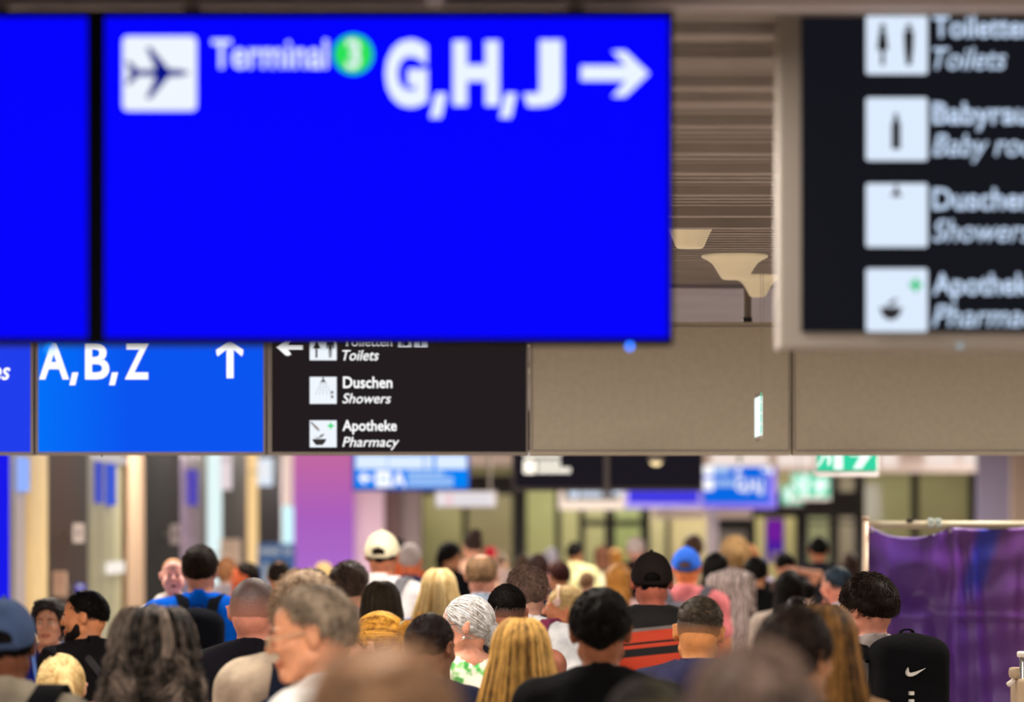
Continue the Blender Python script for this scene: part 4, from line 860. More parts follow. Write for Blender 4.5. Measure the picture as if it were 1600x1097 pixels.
def ribbon(name, pts, wd, th, mat, parent, side=(1, 0, 0), sub=4):
    p = np.array(pts, float); n = len(p); t = np.linspace(0, n-1, (n-1)*sub+1); out = []
    for x in t:
        i = min(int(x), n-2); u = x-i; p0, p1, p2, p3 = p[max(i-1, 0)], p[i], p[i+1], p[min(i+2, n-1)]
        out.append(.5*((2*p1)+(-p0+p2)*u+(2*p0-5*p1+4*p2-p3)*u*u+(-p0+3*p1-3*p2+p3)*u**3))
    P = np.array(out); T = np.gradient(P, axis=0); T /= np.linalg.norm(T, axis=1, keepdims=True); s = np.array(side, float)[None]-T*(T@np.array(side, float))[:, None]; s /= np.linalg.norm(s, axis=1, keepdims=True)+1e-9; u = np.cross(s, T)
    V = np.stack([P+s*wd/2*a+u*th/2*b for a, b in ((-1, -1), (1, -1), (1, 1), (-1, 1))], 1); K = len(P); idx = np.arange(K*4).reshape(K, 4); j = np.roll(idx, -1, 1)
    Q = np.concatenate([np.stack([idx[:-1], j[:-1], j[1:], idx[1:]], -1).reshape(-1, 4), idx[:1], idx[-1:, ::-1]])
    return mesh_np(name, V.reshape(-1, 3), Q, mat, parent, False)
ALLP = []
def person(px, yt, d, label, skin_c, hair, top, hy=0, hp=0, hr=0, by=0, fem=False, sw=None, g=1.0, arms=None, cap=None, face=None, beard=None, glasses=None, legs=(38, 40, 52), headk=1.0, group=None, ht=None, dense=None, H=None, extra_x=0, far=False):
    """px, yt: where the crown stands in the photograph at distance d; scale follows from it"""
    st, hc, ho = hair if hair else (None, None, {})
    tt = ht if ht is not None else (.016 if cap else ho.get('t', .012)*(ho.get('grow', (1, 1, 1))[2]) if st in ('short', 'long', 'bun', 'tail') else .003)
    s = (EYE-(yt-HZ)*d/F)/(1.7525+tt) if H is None else H/1.7525
    h = min(.017, max(.0058, d*.00062/s)) if not far else .017
    sw = sw or (.165 if fem else .188); seed = int(px*7+d*13) % 10007
    root = empty('person', ((px-800)*d/F, d, 0), math.radians(by), s, label, 'person', group or ('people in the crowd'))
    R = rotm(math.radians(hy), math.radians(hp), math.radians(hr)); TR = lambda V: (V-PIV)@R.T+PIV
    sm = skin(skin_c); V, Q = body_mesh(h, fem, sw, g, R, arms, headk); mesh_np('body', V, Q, sm, root)
    nd = (0 if d > 21 or far else (1500 if d < 17 else 700)) if dense is None else dense
    if hair:
        if ho.get('fade'):
            z0, z1 = ho['fade']; F_ = cap_shell(h, ho.get('ft', .0045), hplane(ho.get('fzn', 1.56), ho.get('fsl', .78)), .0, 60, seed)
            V, Q = F_.mesh(); V = TR(V); mesh_np('clipped_sides', V, Q, fademat(hc[0], skin_c, z0, z1), root)
        if st != 'buzz':
            V, Q, tone = hair_build(st, ho, h, seed, nd)
            if headk != 1: c0 = PIV+np.array((0, 0, .03)); V = c0+(V-c0)*headk
            mesh_np('hair', TR(V), Q, hairmat(*hc), root, True, tone)
    if cap:
        cm = fabric(cap['c'], .1); kf = lambda X, Y, Z: Z-(1.622+.22*(Y+.1))
        F_ = cap_shell(h*.9, .0165, kf, 0, 60, 0, tp=.004, extra=[(ell((0, .135, 1.672), (.068, .085, .010)), .012)], cuts=[(ell((0, -.125, 1.652), (.036, .06, .024)), .006)] if not cap.get('closed') else [])
        V, Q = F_.mesh(); hat = mesh_np('cap', TR(V), Q, cm, root)
        if not cap.get('closed'):
            a = np.linspace(-.55, .55, 7); ribbon('adjuster_strap', TR(np.stack([np.sin(a)*.089, -.018-np.cos(a)*.112, np.full(7, 1.634)], 1)), .016, .004, fabric(tuple(v*.8 for v in cap['c'])), hat, side=(0, 0, 1))
        V, Q = Fld_ball((0, -.02, 1.77), .008); mesh_np('button', TR(V), Q, cm, hat)
    kind, col = top[0], top[1]; to = top[2] if len(top) > 2 else {}
    tm = to.get('mat') or fabric(col)
    sl = {'tee': .62, 'long': 2, 'jacket': 2, 'hoodie': 2, 'tank': -1, 'dress': -1}[kind]; off = {'tee': .013, 'long': .014, 'jacket': .022, 'hoodie': .02, 'tank': .009, 'dress': .009}[kind]
    V, Q = top_mesh(h, fem, sw, g, off, sl, arms, to.get('nr', .066 if kind != 'dress' else .085), .88 if kind != 'dress' else .55, .0035 if d < 24 else .002, seed, kind == 'hoodie', to.get('collar', {'jacket': .014, 'tee': .003, 'long': .006}.get(kind, 0)))
    nm = {'tee': 't_shirt', 'long': 'shirt', 'jacket': 'jacket', 'hoodie': 'hooded_jacket', 'tank': 'tank_top', 'dress': 'dress'}[kind]
    garment = mesh_np(nm, V, Q, tm, root)
    if to.get('collar_c'):
        a = np.linspace(-2.2, 2.2, 13); P = np.stack([np.sin(a)*.069, -.035-np.cos(a)*.068, 1.503+.012*np.cos(a)-.035*(1-np.cos(a))*.6], 1)
        ribbon('collar', P, to.get('collar_w', .034), .006, fabric(to['collar_c'], .05), garment, side=(0, 0, 1))
    shared('trousers', ('tr', fem), lambda: trousers_mesh(fem), fabric(legs), root)
    for sx in (-1, 1):
        q = shared('shoe', 'shoe', shoe_mesh, fabric((210, 208, 204) if seed % 2 else (30, 30, 32)), root); q.location = (sx*.105, -.0, 0); q.rotation_euler = (0, 0, -sx*.12)
    if face is not None:
        hk = headk; c0 = PIV+np.array((0, 0, .03)); TF = lambda V: TR(c0+(np.asarray(V)-c0)*hk)
        for sx in (-1, 1):
            V, Q = Fld_ball((sx*.032, .088, 1.6375), .0112); e = mesh_np('eye', TF(V), Q, pbr('eye_white', (205, 195, 188), .25), root)
            V, Q = Fld_ball((sx*.032, .0945, 1.6372), .0062); mesh_np('iris', TF(V), Q, pbr('eye_dark', (32, 22, 18), .15), e)
            q = np.array([[(sx*.014, .1, 1.657), (sx*.026, .1, 1.662), (sx*.038, .093, 1.661), (sx*.05, .081, 1.655)]]); V, Q = tubes(q, [.0042], 5, .5); mesh_np('eyebrow', TF(V), Q, (hairmat(*hc) if hair else sm) if headk == 1 else skin(tuple(v*.9 for v in skin_c)), root)
            q = np.array([[(sx*.018, .097, 1.643), (sx*.031, .102, 1.6465), (sx*.045, .092, 1.641)]]); V, Q = tubes(q, [.0026], 5, .6); mesh_np('eyelid', TF(V), Q, sm, root)
        lc = face.get('lip', tuple(int(v*k) for v, k in zip(skin_c, (.85, .62, .62))))
        for zz, r in ((1.5745, .0045), (1.5625, .0052)):
            q = np.array([[(-.024, .085, 1.569), (-.012, .0975, zz), (0, .1005, zz), (.012, .0975, zz), (.024, .085, 1.569)]]); V, Q = tubes(q, [r], 6, 1); mesh_np('lip', TF(V), Q, skin(lc), root)
        if face.get('open'):
            V, Q = Fld_ball((0, 0, 0), 1); V = V*np.array((.016, .005, .008))+np.array((0, .1035, 1.5685)); mesh_np('mouth', TF(V), Q, pbr('mouth_dark', (60, 22, 22), .5), root)
    if beard:
        F_ = Fld(axis((-.09, .09, h)), axis((-.03, .13, h)), axis((1.49, 1.66, h)))
        F_.add(ell((0, .03, 1.60), (.069, .0675, .0905)), .02)
        for sx in (-1, 1): F_.add(capf((sx*.055, .0, 1.575), (sx*.029, .07, 1.532), .025, .0235), .015)
        F_.add(ell((0, .083, 1.533), (.028, .022, .024)), .02)
        F_.keep(lambda X, Y, Z: 1.572+np.clip(.06-Y, 0, .065)*1.3-Z+0*X, .006); F_.keep(lambda X, Y, Z: Y-.004+0*X+0*Z, .006)
        F_.cut(ell((0, .105, 1.568), (.02, .02, .008)), .005)
        V, Q = F_.mesh(); mesh_np('beard', TR(V), Q, hairmat(*beard), root)
    if glasses:
        gm = pbr('glasses_frame', glasses, .25); gl_ = None
        for sx in (-1, 1):
            a = np.linspace(0, 2*math.pi, 15); V, Q = tubes(np.array([np.stack([sx*.033+.024*np.cos(a), .112-.1*np.abs(.024*np.cos(a))*0-.006*np.cos(a)*sx*0, 1.632+.017*np.sin(a)], 1)]), [.0018], 5, 1)
            r_ = mesh_np('glasses_frame' if gl_ is None else 'glasses_rim', TR(V), Q, gm, gl_ or root); gl_ = gl_ or r_
            V, Q = tubes(np.array([[(sx*.057, .112, 1.636), (sx*.075, .08, 1.64), (sx*.081, .02, 1.643), (sx*.082, -.01, 1.64), (sx*.08, -.03, 1.62)]]), [.0022], 5, 1); mesh_np('temple', TR(V), Q, gm, gl_)
        V, Q = tubes(np.array([[(-.01, .113, 1.636), (0, .116, 1.639), (.01, .113, 1.636)]]), [.0018], 5, 1); mesh_np('bridge', TR(V), Q, gm, gl_)
    ALLP.append((label, px, d)); root['_s'] = s
    del root['_s']
    return root, s, R, TR
_ball = None
def Fld_ball(c, r):
    global _ball
    if _ball is None:
        n, m = 12, 7; V = [(math.sin(math.pi*(j+.02)/(m+.04-0)) * math.cos(2*math.pi*i/n), math.sin(math.pi*(j+.02)/(m+.04)) * math.sin(2*math.pi*i/n), math.cos(math.pi*(j+.02)/(m+.04))) for j in range(m+1) for i in range(n)]
        Q = [(j*n+i, (j+1)*n+i, (j+1)*n+(i+1) % n, j*n+(i+1) % n) for j in range(m) for i in range(n)]; _ball = (np.array(V), np.array(Q))
    return _ball[0]*r+np.array(c), _ball[1]
def child_mesh(name, prims, mat, parent, h=.012, warp=None, keep=None, TR=None, k=.015):
    lo = np.min([p[0] for p in prims], 0)-.05; hi = np.max([p[1] for p in prims], 0)+.05
    F_ = Fld(axis((lo[0], hi[0], h)), axis((lo[1], hi[1], h)), axis((lo[2], hi[2], h)))
    for p in prims: F_.add(p, k)
    if warp: F_.warp(warp)
    if keep: F_.keep(keep)
    V, Q = F_.mesh(); return mesh_np(name, TR(V) if TR else V, Q, mat, parent)
def rbox(c, s, r):
    c = np.array(c, float); s = np.array(s, float)
    def f(X, Y, Z):
        q = [np.abs(A-c[i])-(s[i]-r) for i, A in enumerate((X, Y, Z))]
        return np.sqrt(sum(np.maximum(a, 0)**2 for a in q))+np.minimum(np.maximum(np.maximum(q[0], q[1]), q[2]), 0)-r
    return c-s, c+s, f
def backpack(root, label, col, size=(.15, .075, .23), c=(0, -.205, 1.255), strap_c=None, mat=None, fold=.004, strap_w=.055, only=None, h=.012, pocket=True, sx=.085):
    m = mat or fabric(col, .1); sc_ = root.scale[0]
    o = empty('backpack', root.location, root.rotation_euler[2], sc_, label, 'backpack')
    cz = c[2]; sd = int(abs(root.location[0])*100)
    b = child_mesh('bag_body', [rbox(c, size, .06), ell((c[0], c[1]-.01, cz+size[2]-.07), (size[0]*.9, size[1]*1.0, .1))], m, o, h, lambda X, Y, Z: fold*noise3(X, Y, Z, 26, sd), k=.04)
    if pocket:
        pk = child_mesh('front_pocket', [rbox((c[0], c[1]-size[1]*.75, cz-.06), (size[0]*.8, .05, size[2]*.55), .035)], m, o, h, lambda X, Y, Z: fold*.7*noise3(X, Y, Z, 40, sd+2))
        ribbon('zip', [(c[0]-size[0]*.72, c[1]-size[1]*.75-.045, cz+.02), (c[0], c[1]-size[1]*.75-.053, cz+.045), (c[0]+size[0]*.72, c[1]-size[1]*.75-.045, cz+.02)], .008, .004, pbr('zip', tuple(min(255, v+22) for v in col), .4), pk, side=(0, 0, 1))
    zt = cz+size[2]-.01
    ribbon('top_handle', [(c[0]-.035, c[1]+.02, zt+.01), (c[0]-.02, c[1]+.02, zt+.045), (c[0]+.02, c[1]+.02, zt+.045), (c[0]+.035, c[1]+.02, zt+.01)], .022, .006, m, o, side=(0, 1, 0))
    for s in (-1, 1):
        if only and s != only: continue
        ribbon('shoulder_strap', [(s*.06, c[1]+.03, min(zt-.02, 1.44)), (s*sx, -.115, 1.475), (s*(sx+.018), -.06, 1.512), (s*(sx+.03), .0, 1.508), (s*(sx+.035), .075, 1.45), (s*(sx+.04), .135, 1.30), (s*(sx+.055), .13, 1.15), (s*(sx+.085), .05, 1.05), (s*(sx+.05), -.12, 1.03)], strap_w, .014, fabric(strap_c or col, .1), o)
    return o
# ================================================================== THE CROWD
FAIR = (212, 164, 138); PINK = (222, 160, 142); TAN = (190, 132, 98); OLIVE = (172, 120, 84); BROWN = (112, 68, 48); DARK = (70, 42, 30); RED = (196, 122, 104)
BLACK = ((6, 4, 4), (17, 13, 12)); DKBR = ((15, 9, 7), (44, 30, 23)); BR = ((48, 32, 24), (96, 70, 54)); LBR = ((96, 68, 46), (160, 122, 88)); BLOND = ((150, 104, 38), (232, 190, 104)); PALEBL = ((186, 150, 92), (246, 224, 168)); GREY = ((92, 84, 80), (196, 188, 184)); SALT = ((44, 36, 32), (186, 168, 152)); GRBR = ((70, 56, 48), (176, 152, 132)); GOLD = ((176, 112, 40), (236, 178, 90))
S = 'short'; L_ = 'long'
# ---- nearest row
person(598, 1001, 4.95, 'person with very blurred light brown hair, nearest to the camera at bottom centre', PINK, (S, ((58, 36, 24), (166, 126, 92)), {'base': .35, 'tn': .5, 't': .022, 'amp': .008, 'freq': 45, 'zn': 1.545, 'L': .035, 'curl': .004, 'rad': .0014}), ('tee', (216, 176, 168)), hy=-8, fem=True, dense=1800)
person(1176, 1001, 5.5, 'person with very blurred greyish brown hair, nearest at bottom right of centre', PINK, (S, ((44, 33, 28), (150, 124, 110)), {'base': .35, 'tn': .55, 't': .018, 'amp': .006, 'freq': 40, 'zn': 1.56, 'L': .03, 'rad': .0014}), ('tee', (40, 40, 50)), hy=10, dense=1500)
p, s, R, TR = person(498, 911, 10.4, 'man in profile facing left with greying hair, thin glasses and white collar', (206, 144, 110), (S, ((66, 54, 46), (190, 170, 148)), {'t': .018, 'zn': 1.575, 'sl': .94, 'amp': .005, 'freq': 60, 'L': .03, 'curl': .003, 'lift': .3, 'base': .3, 'tn': .4}), ('long', (232, 226, 220), {'collar_c': (240, 236, 232), 'collar_w': .045, 'nr': .07}), hy=22, hp=9, by=64, sw=.175, face={}, glasses=(170, 150, 120), dense=2600)
p, s, R, TR = person(240, 951, 11.0, 'woman with long wavy dark hair streaked grey and a pink top', (226, 160, 150), (L_, ((11, 7, 6), (168, 150, 138)), {'t': .026, 'zend': 1.32, 'wend': .122, 'yend': -.10, 'amp': .012, 'freq': 48, 'zs': .8, 'wave': .03, 'wf': 2.2, 'spread': .022, 'ragged': .10, 'rad': .0022, 'base': .06, 'tn': .3}), ('tee', (232, 140, 150)), fem=True, sw=.19, g=1.12, dense=2200)
p, s, R, TR = person(478, 892, 11.8, 'person in beige jacket with dark straps, head mostly behind the greying man', FAIR, (S, ((96, 76, 58), (190, 164, 136)), {'t': .022, 'zn': 1.55, 'amp': .006, 'freq': 48, 'L': .045, 'curl': .006, 'lift': .45}), ('jacket', (168, 154, 136)), by=-8, sw=.2, g=1.05, dense=1200)
backpack(p, 'dark blue backpack worn over the beige jacket, behind the greying man', (26, 34, 52), c=(.03, -.19, 1.16), only=None, strap_w=.06, sx=.05)
p, s, R, TR = person(8, 935, 10.8, 'man in blue grey cap and grey shirt, cut by the left picture edge', BROWN, (S, BLACK, {'t': .009, 'zn': 1.56}), ('tee', (134, 126, 112)), cap={'c': (58, 74, 106)})
backpack(p, 'black backpack with wide strap on the man in the blue grey cap', (16, 16, 20), c=(0.02, -.2, 1.17), strap_w=.075, sx=.12)
p, s, R, TR = person(96, 1022, 12.4, 'small person with pale blonde pulled back hair and black hair tie', FAIR, ('tail', PALEBL, {'t': .012, 'zend': 1.38, 'zn': 1.56}), ('tee', (52, 40, 36)), fem=True, sw=.15, hy=14, dense=1500)
a = np.linspace(0, 2*math.pi, 15); V, Q = tubes(TR(np.array([np.stack([.02*np.cos(a)-.045, -.03+.02*np.sin(a), 1.775+.012*np.sin(2*a)], 1)]).reshape(-1, 3))[None], [.009], 6, 1); mesh_np('hair_tie', V, Q, fabric((14, 14, 18)), p)
person(76, 933, 19.2, 'woman facing the camera with short curly black hair and blue lanyard', (204, 146, 120), (S, ((14, 11, 12), (48, 38, 38)), {'t': .032, 'amp': .008, 'freq': 70, 'zn': 1.425, 'sl': 1.6, 'grow': (1.2, .6, 1), 'tp': .02}), ('tank', (20, 32, 120), {'nr': .08}), by=176, fem=True, face={}, dense=900, g=1.1)
CR_ = ALLP[-1]
def lanyard(root, c, w_=.022):
    o = empty('lanyard', root.location, root.rotation_euler[2], root.scale[0], 'light blue lanyard round the neck of the curly haired woman', 'lanyard')
    for s in (-1, 1): ribbon('band', [(s*.06, -.07, 1.525), (s*.085, .0, 1.515), (s*.07, .09, 1.44), (s*.035, .135, 1.30), (0, .142, 1.16)], w_, .004, fabric(c, .05), o)
    boxes('badge', [(-.045, .045, .139, .144, 1.04, 1.16)], pbr('badge', (225, 230, 240), .4), o); return o
lanyard([o for o in COL.objects if o.get('label') == CR_[0]][0], (110, 150, 235))
p, s, R, TR = person(138, 921, 17.6, 'bearded man in black t-shirt with black hair, profile facing left', (196, 128, 88), (S, BLACK, {'t': .016, 'zn': 1.60, 'sl': .62, 'fade': (1.58, 1.66), 'tp': .05, 'grow': (.8, .9, 1.2)}), ('tee', (20, 18, 20)), hy=62, hp=4, by=22, face={}, beard=((16, 12, 12), (40, 30, 26)), dense=900)
o = empty('shoulder_bag', p.location, math.radians(22), s, 'black bag strap lines across the back of the bearded man', 'bag')
ribbon('strap', [(-.12, .1, 1.40), (-.1, -.03, 1.515), (.02, -.142, 1.36), (.13, -.13, 1.22), (.2, -.09, 1.08)], .04, .008, fabric((52, 50, 54)), o); child_mesh('bag_body', [rbox((.24, -.1, .95), (.05, .13, .13), .03)], fabric((26, 26, 30)), o)
p, s, R, TR = person(313, 850, 20.0, 'tall man in bright blue t-shirt carrying a baby on his left shoulder', (198, 138, 116), (S, DKBR, {'t': .016, 'zn': 1.58, 'sl': .55, 'grow': (.8, 1, 1.2), 'fade': (1.56, 1.64)}), ('tee', (0, 98, 238)), hy=-4, sw=.212, arms={-1: ((-.27, .06, 1.16), (-.06, .25, 1.12))}, dense=700)
backpack(p, 'black rounded backpack on the man in the bright blue t-shirt', (15, 18, 26), size=(.132, .08, .23), c=(.005, -.2, 1.20), sx=.075)
bb, s2, R2, TR2 = person(271, 873, 20.2, 'baby with fair hair looking back over the shoulder of the man in blue', (240, 176, 164), (S, ((150, 104, 70), (196, 150, 110)), {'t': .006, 'zn': 1.62, 'sl': .62, 'amp': .001}), ('long', (226, 214, 206)), by=178, hy=8, headk=1.72, H=.79*1.0, face={'open': True}, sw=.15, dense=0, ht=.006, arms={-1: ((-.3, -.08, 1.28), (-.36, .14, 1.24)), 1: ((.3, .05, 1.3), (.5, .18, 1.25))}, legs=(226, 214, 206))
bb.location = ((271-800)*20.3/F, 20.27, 0); bb.scale = (.45,)*3
zt = max((bb.children[0].matrix_basis@v.co).z for v in bb.children[0].data.vertices)*.45; bb.location.z = (EYE-(873-HZ)*20.27/F)-zt
bb['group'] = 'people in the crowd'
person(397, 903, 13.5, 'man with clipped grey brown hair and black shirt, left of the greying man', (186, 122, 104), ('buzz', (((58, 42, 40), (90, 70, 66))), {'fade': (1.55, 1.70), 'fzn': 1.565}), ('tee', (14, 13, 20)), hy=-12, by=-6, sw=.205, g=1.05)
# ---- rows behind, left half
person(354, 869, 31, 'person with ginger brown hair and grey top below the notice board', FAIR, (S, ((128, 84, 54), (180, 128, 84)), {'t': .02, 'zn': 1.52}), ('long', (150, 142, 150)), hy=-10)
person(384, 878, 29, 'red faced dark haired man turned left, right of the ginger person', (226, 112, 70), (S, DKBR, {'t': .014}), ('tee', (120, 56, 40)), hy=60, by=30, face={})
person(436, 874, 27, 'dark haired man with reddish bald crown before the blue board', TAN, (S, DKBR, {'t': .014, 'bald': (-.055, .035)}), ('tee', (40, 34, 36)), hy=6)
person(463, 888, 24.5, 'person with dull brown hair between the bald crowned man and greying man', TAN, (S, BR, {'t': .016, 'zn': 1.55}), ('tee', (44, 34, 34)), fem=True)
person(506, 877, 30.5, 'person with blond hair before the foot of the pink wall', FAIR, (S, PALEBL, {'t': .016}), ('tee', (156, 140, 130)), fem=True)
person(488, 890, 20.5, 'person with smooth dark hair, only an arc above the greying man', TAN, (L_, ((30, 26, 22), (84, 76, 62)), {'t': .014, 'zend': 1.42, 'wend': .1}), ('tee', (60, 54, 56)), fem=True)
person(546, 876, 19.0, 'man with brown wavy hair and pale shirt, right of the pink wall', FAIR, (S, ((44, 33, 28), (94, 76, 66)), {'t': .02, 'zn': 1.56, 'amp': .006, 'freq': 60, 'L': .035}), ('long', (172, 158, 152), {'collar_c': (190, 180, 172)}), hy=-14, by=-10)
person(596, 909, 18.2, 'person with dark brown bobbed hair below the man in the white cap', FAIR, (L_, ((30, 22, 18), (70, 58, 42)), {'t': .016, 'zend': 1.50, 'wend': .085, 'yend': -.05, 'ragged': .02}), ('tee', (196, 180, 196)), fem=True, sw=.15)
p, s, R, TR = person(598, 829, 22.0, 'tall man in cream cap and white t-shirt with grey straps', (190, 120, 88), (S, DKBR, {'t': .007, 'zn': 1.56}), ('tee', (236, 228, 232)), cap={'c': (240, 228, 196)}, sw=.2, by=-10, hy=0)
backpack(p, 'grey backpack on the tall man in the cream cap', (120, 120, 128), size=(.13, .05, .2), c=(0, -.18, 1.14), sx=.11)
person(640, 848, 28.0, 'man with grey hair and ruddy neck in dark blue shirt', (226, 120, 78), (S, ((150, 136, 136), (206, 194, 194)), {'t': .012}), ('tee', (30, 46, 84)), hy=-6)
person(622, 842, 36.0, 'distant dark haired person between the cream cap and the grey haired man', TAN, (S, BLACK, {'t': .015}), ('tee', (180, 80, 40)), hy=-12)
p, s, R, TR = person(686, 889, 20.5, 'woman with long pale blonde hair in denim blue top', FAIR, (L_, ((196, 160, 96), (252, 232, 178)), {'t': .018, 'zend': 1.36, 'wend': .145, 'yend': -.06}), ('long', (78, 114, 168), {'collar': .02}), fem=True, sw=.18)
p, s, R, TR = person(597, 955, 13.2, 'woman with golden hair pulled into a clip at the back, turned left', (224, 166, 134), ('bun', ((110, 58, 8), (240, 178, 66)), {'t': .014, 'zn': 1.56, 'bun': (0, -.145, 1.655), 'br': (.048, .042, .05), 'messy': .014}), ('tee', (170, 140, 120)), fem=True, hy=34, hp=6, by=32, dense=2600)
V = [(.05*math.sin(t)*.75, -.112-.02*math.cos(2*t)*.3, 1.66+.058*math.cos(t)) for t in np.linspace(-2.7, 2.7, 15)]; clip = ribbon('hair_clip', TR(np.array(V)*1.0+np.array((0, -.004, 0))), .024, .010, pbr('clip_grey_green', (142, 140, 112), .3, var=.4, vscale=90), p, side=(0, 1, 0))
for k in (3, 7, 11): q = TR(np.array([V[k]])); v_, q_ = Fld_ball(q[0], .011); mesh_np('clip_tooth', v_, q_, pbr('clip_dark', (26, 26, 24), .4), clip)
person(668, 957, 12.9, 'dark skinned man with cropped black hair, right of the golden hair clip', BROWN, (S, ((12, 7, 7), (34, 22, 20)), {'t': .010, 'amp': .003, 'freq': 140, 'zn': 1.57, 'sl': .7, 'L': .010, 'fade': (1.54, 1.60)}), ('tee', (22, 26, 44)), hy=-18, by=-10, hp=8, sw=.17, dense=1600)
# woman in the floral dress
fl = bpy.data.materials.new('floral_fabric'); fl.use_nodes = True; nt = fl.node_tree; N = nt.nodes; L = nt.links; b = N['Principled BSDF']; b.inputs['Roughness'].default_value = .8
tc = N.new('ShaderNodeTexCoord'); vo = N.new('ShaderNodeTexNoise'); vo.inputs['Scale'].default_value = 22; vo.inputs['Detail'].default_value = 1; L.new(tc.outputs['Object'], vo.inputs[0])
cr = N.new('ShaderNodeValToRGB'); e = cr.color_ramp.elements; e[0].position = .43; e[0].color = lin((110, 190, 104)); e[1].position = .53; e[1].color = lin((226, 226, 208)); q = e.new(.36); q.color = lin((60, 150, 70)); L.new(vo.outputs['Fac'], cr.inputs[0]); L.new(cr.outputs[0], b.inputs['Base Color'])
p, s, R, TR = person(732, 930, 15.4, 'woman with silver hair, dark glasses and green floral dress, facing left', (222, 156, 130), ('bun', ((120, 112, 106), (232, 232, 234)), {'t': .014, 'zn': 1.56, 'bun': (0, -.115, 1.60), 'br': (.04, .034, .05)}), ('dress', (200, 210, 190), {'mat': fl}), fem=True, hy=66, by=16, face={}, glasses=(44, 24, 20), dense=1600)
v_, q_ = Fld_ball(TR(np.array([(-.082, -.006, 1.585)]))[0], .0075); mesh_np('earring', v_, q_, pbr('silver', (240, 236, 230), .2, metal=.8), p)
v_, q_ = Fld_ball(TR(np.array([(0, -.15, 1.62)]))[0], .02); mesh_np('hair_clip', v_, q_, pbr('clip_red', (110, 50, 56), .4), p)
p, s, R, TR = person(792, 912, 16.1, 'man with black hair faded at the sides and black sleeveless top', (150, 92, 72), (S, BLACK, {'t': .013, 'zn': 1.655, 'sl': .12, 'grow': (.75, .8, 1.1), 'fade': (1.555, 1.67), 'L': .014}), ('tank', (18, 17, 24)), hy=0, sw=.205, g=1.08, dense=1500)
person(814, 968, 12.0, 'woman with long straight golden blonde hair at bottom centre', (226, 172, 154), (L_, ((84, 54, 20), (228, 180, 98)), {'t': .016, 'zend': 1.14, 'wend': .17, 'yend': -.115, 'rad': .002, 'spread': .014, 'ragged': .07, 'base': .3, 'zs': .12}), ('tank', (228, 176, 166)), fem=True, sw=.165, dense=3400)
person(752, 864, 21.4, 'man with light brown hair thinning at the crown, blue grey collar', (214, 150, 126), (S, ((98, 74, 52), (158, 124, 90)), {'t': .010, 'bald': (-.05, .048), 'zn': 1.565, 'amp': .002}), ('long', (150, 168, 190), {'collar_c': (168, 186, 206)}), hy=-6, dense=500)
p, s, R, TR = person(826, 880, 17.0, 'man with thin dull brown hair in white t-shirt with maroon strap', (196, 150, 130), (S, ((74, 56, 50), (128, 102, 92)), {'t': .012, 'bald': (.0, .045), 'zn': 1.545, 'amp': .003, 'L': .03}), ('tee', (222, 226, 236)), by=-16, hy=10, sw=.2, g=1.05, dense=1300)
backpack(p, 'maroon strapped bag on the back of the man in the white t-shirt', (70, 66, 78), size=(.12, .05, .17), c=(-.04, -.17, 1.06), strap_c=(128, 52, 84), sx=.095, strap_w=.045)
p, s, R, TR = person(884, 915, 19.6, 'blonde woman with hair band and flower clip, profile facing left', (226, 150, 112), ('bun', PALEBL, {'t': .014, 'zn': 1.56, 'bun': (0, -.12, 1.63), 'br': (.04, .036, .04)}), ('tee', (90, 70, 60)), fem=True, hy=58, by=30, face={}, sw=.15, dense=600)
a = np.linspace(-1.5, 1.5, 13); ribbon('hair_band', TR(np.stack([np.sin(a)*.093, np.full(13, .03), 1.655+np.cos(a)*.112], 1)), .02, .006, fabric((226, 196, 170)), p, side=(0, 1, 0))
for k in range(5): v_, q_ = Fld_ball(TR(np.array([(-.094+.0, .035+.014*math.cos(k*1.26), 1.675+.014*math.sin(k*1.26))]))[0], .009); mesh_np('petal', v_, q_, fabric((236, 196, 200)), p)
p, s, R, TR = person(938, 917, 11.5, 'man with full black hair, V shaped nape and black t-shirt', (140, 86, 60), (S, BLACK, {'t': .020, 'zn': 1.60, 'sl': .62, 'v': .042, 'amp': .004, 'freq': 120, 'L': .02, 'grow': (1.05, .9, 1.1), 'fade': (1.52, 1.62), 'fzn': 1.53, 'fsl': .9, 'lift': .6}), ('tee', (9, 9, 11)), hy=-4, sw=.195, dense=2600)
ts = p.children[0].data.materials[0].copy(); ts.name = 'tattooed_skin'; nt = ts.node_tree; N = nt.nodes; L = nt.links; b = N['Principled BSDF']   # inked patch on the right of the neck
tc = N.new('ShaderNodeTexCoord'); ds = N.new('ShaderNodeVectorMath'); ds.operation = 'DISTANCE'; ds.inputs[1].default_value = (.04, -.085, 1.515); L.new(tc.outputs['Object'], ds.inputs[0])
mr = N.new('ShaderNodeMapRange'); mr.inputs[1].default_value = .02; mr.inputs[2].default_value = .042; mr.inputs[3].default_value = 1; mr.inputs[4].default_value = 0; L.new(ds.outputs['Value'], mr.inputs[0])
n = N.new('ShaderNodeTexNoise'); n.inputs['Scale'].default_value = 70; L.new(tc.outputs['Object'], n.inputs[0]); gt = N.new('ShaderNodeMath'); gt.operation = 'GREATER_THAN'; gt.inputs[1].default_value = .47; L.new(n.outputs['Fac'], gt.inputs[0])
mm = N.new('ShaderNodeMath'); mm.operation = 'MULTIPLY'; L.new(mr.outputs[0], mm.inputs[0]); L.new(gt.outputs[0], mm.inputs[1])
mx = N.new('ShaderNodeMix'); mx.data_type = 'RGBA'; old = b.inputs['Base Color'].links[0].from_socket; L.new(mm.outputs[0], mx.inputs[0]); L.new(old, mx.inputs[6]); mx.inputs[7].default_value = (.035, .03, .028, 1); L.new(mx.outputs[2], b.inputs['Base Color'])
for c in p.children:
    if c.name.startswith('body'): c.data.materials[0] = ts
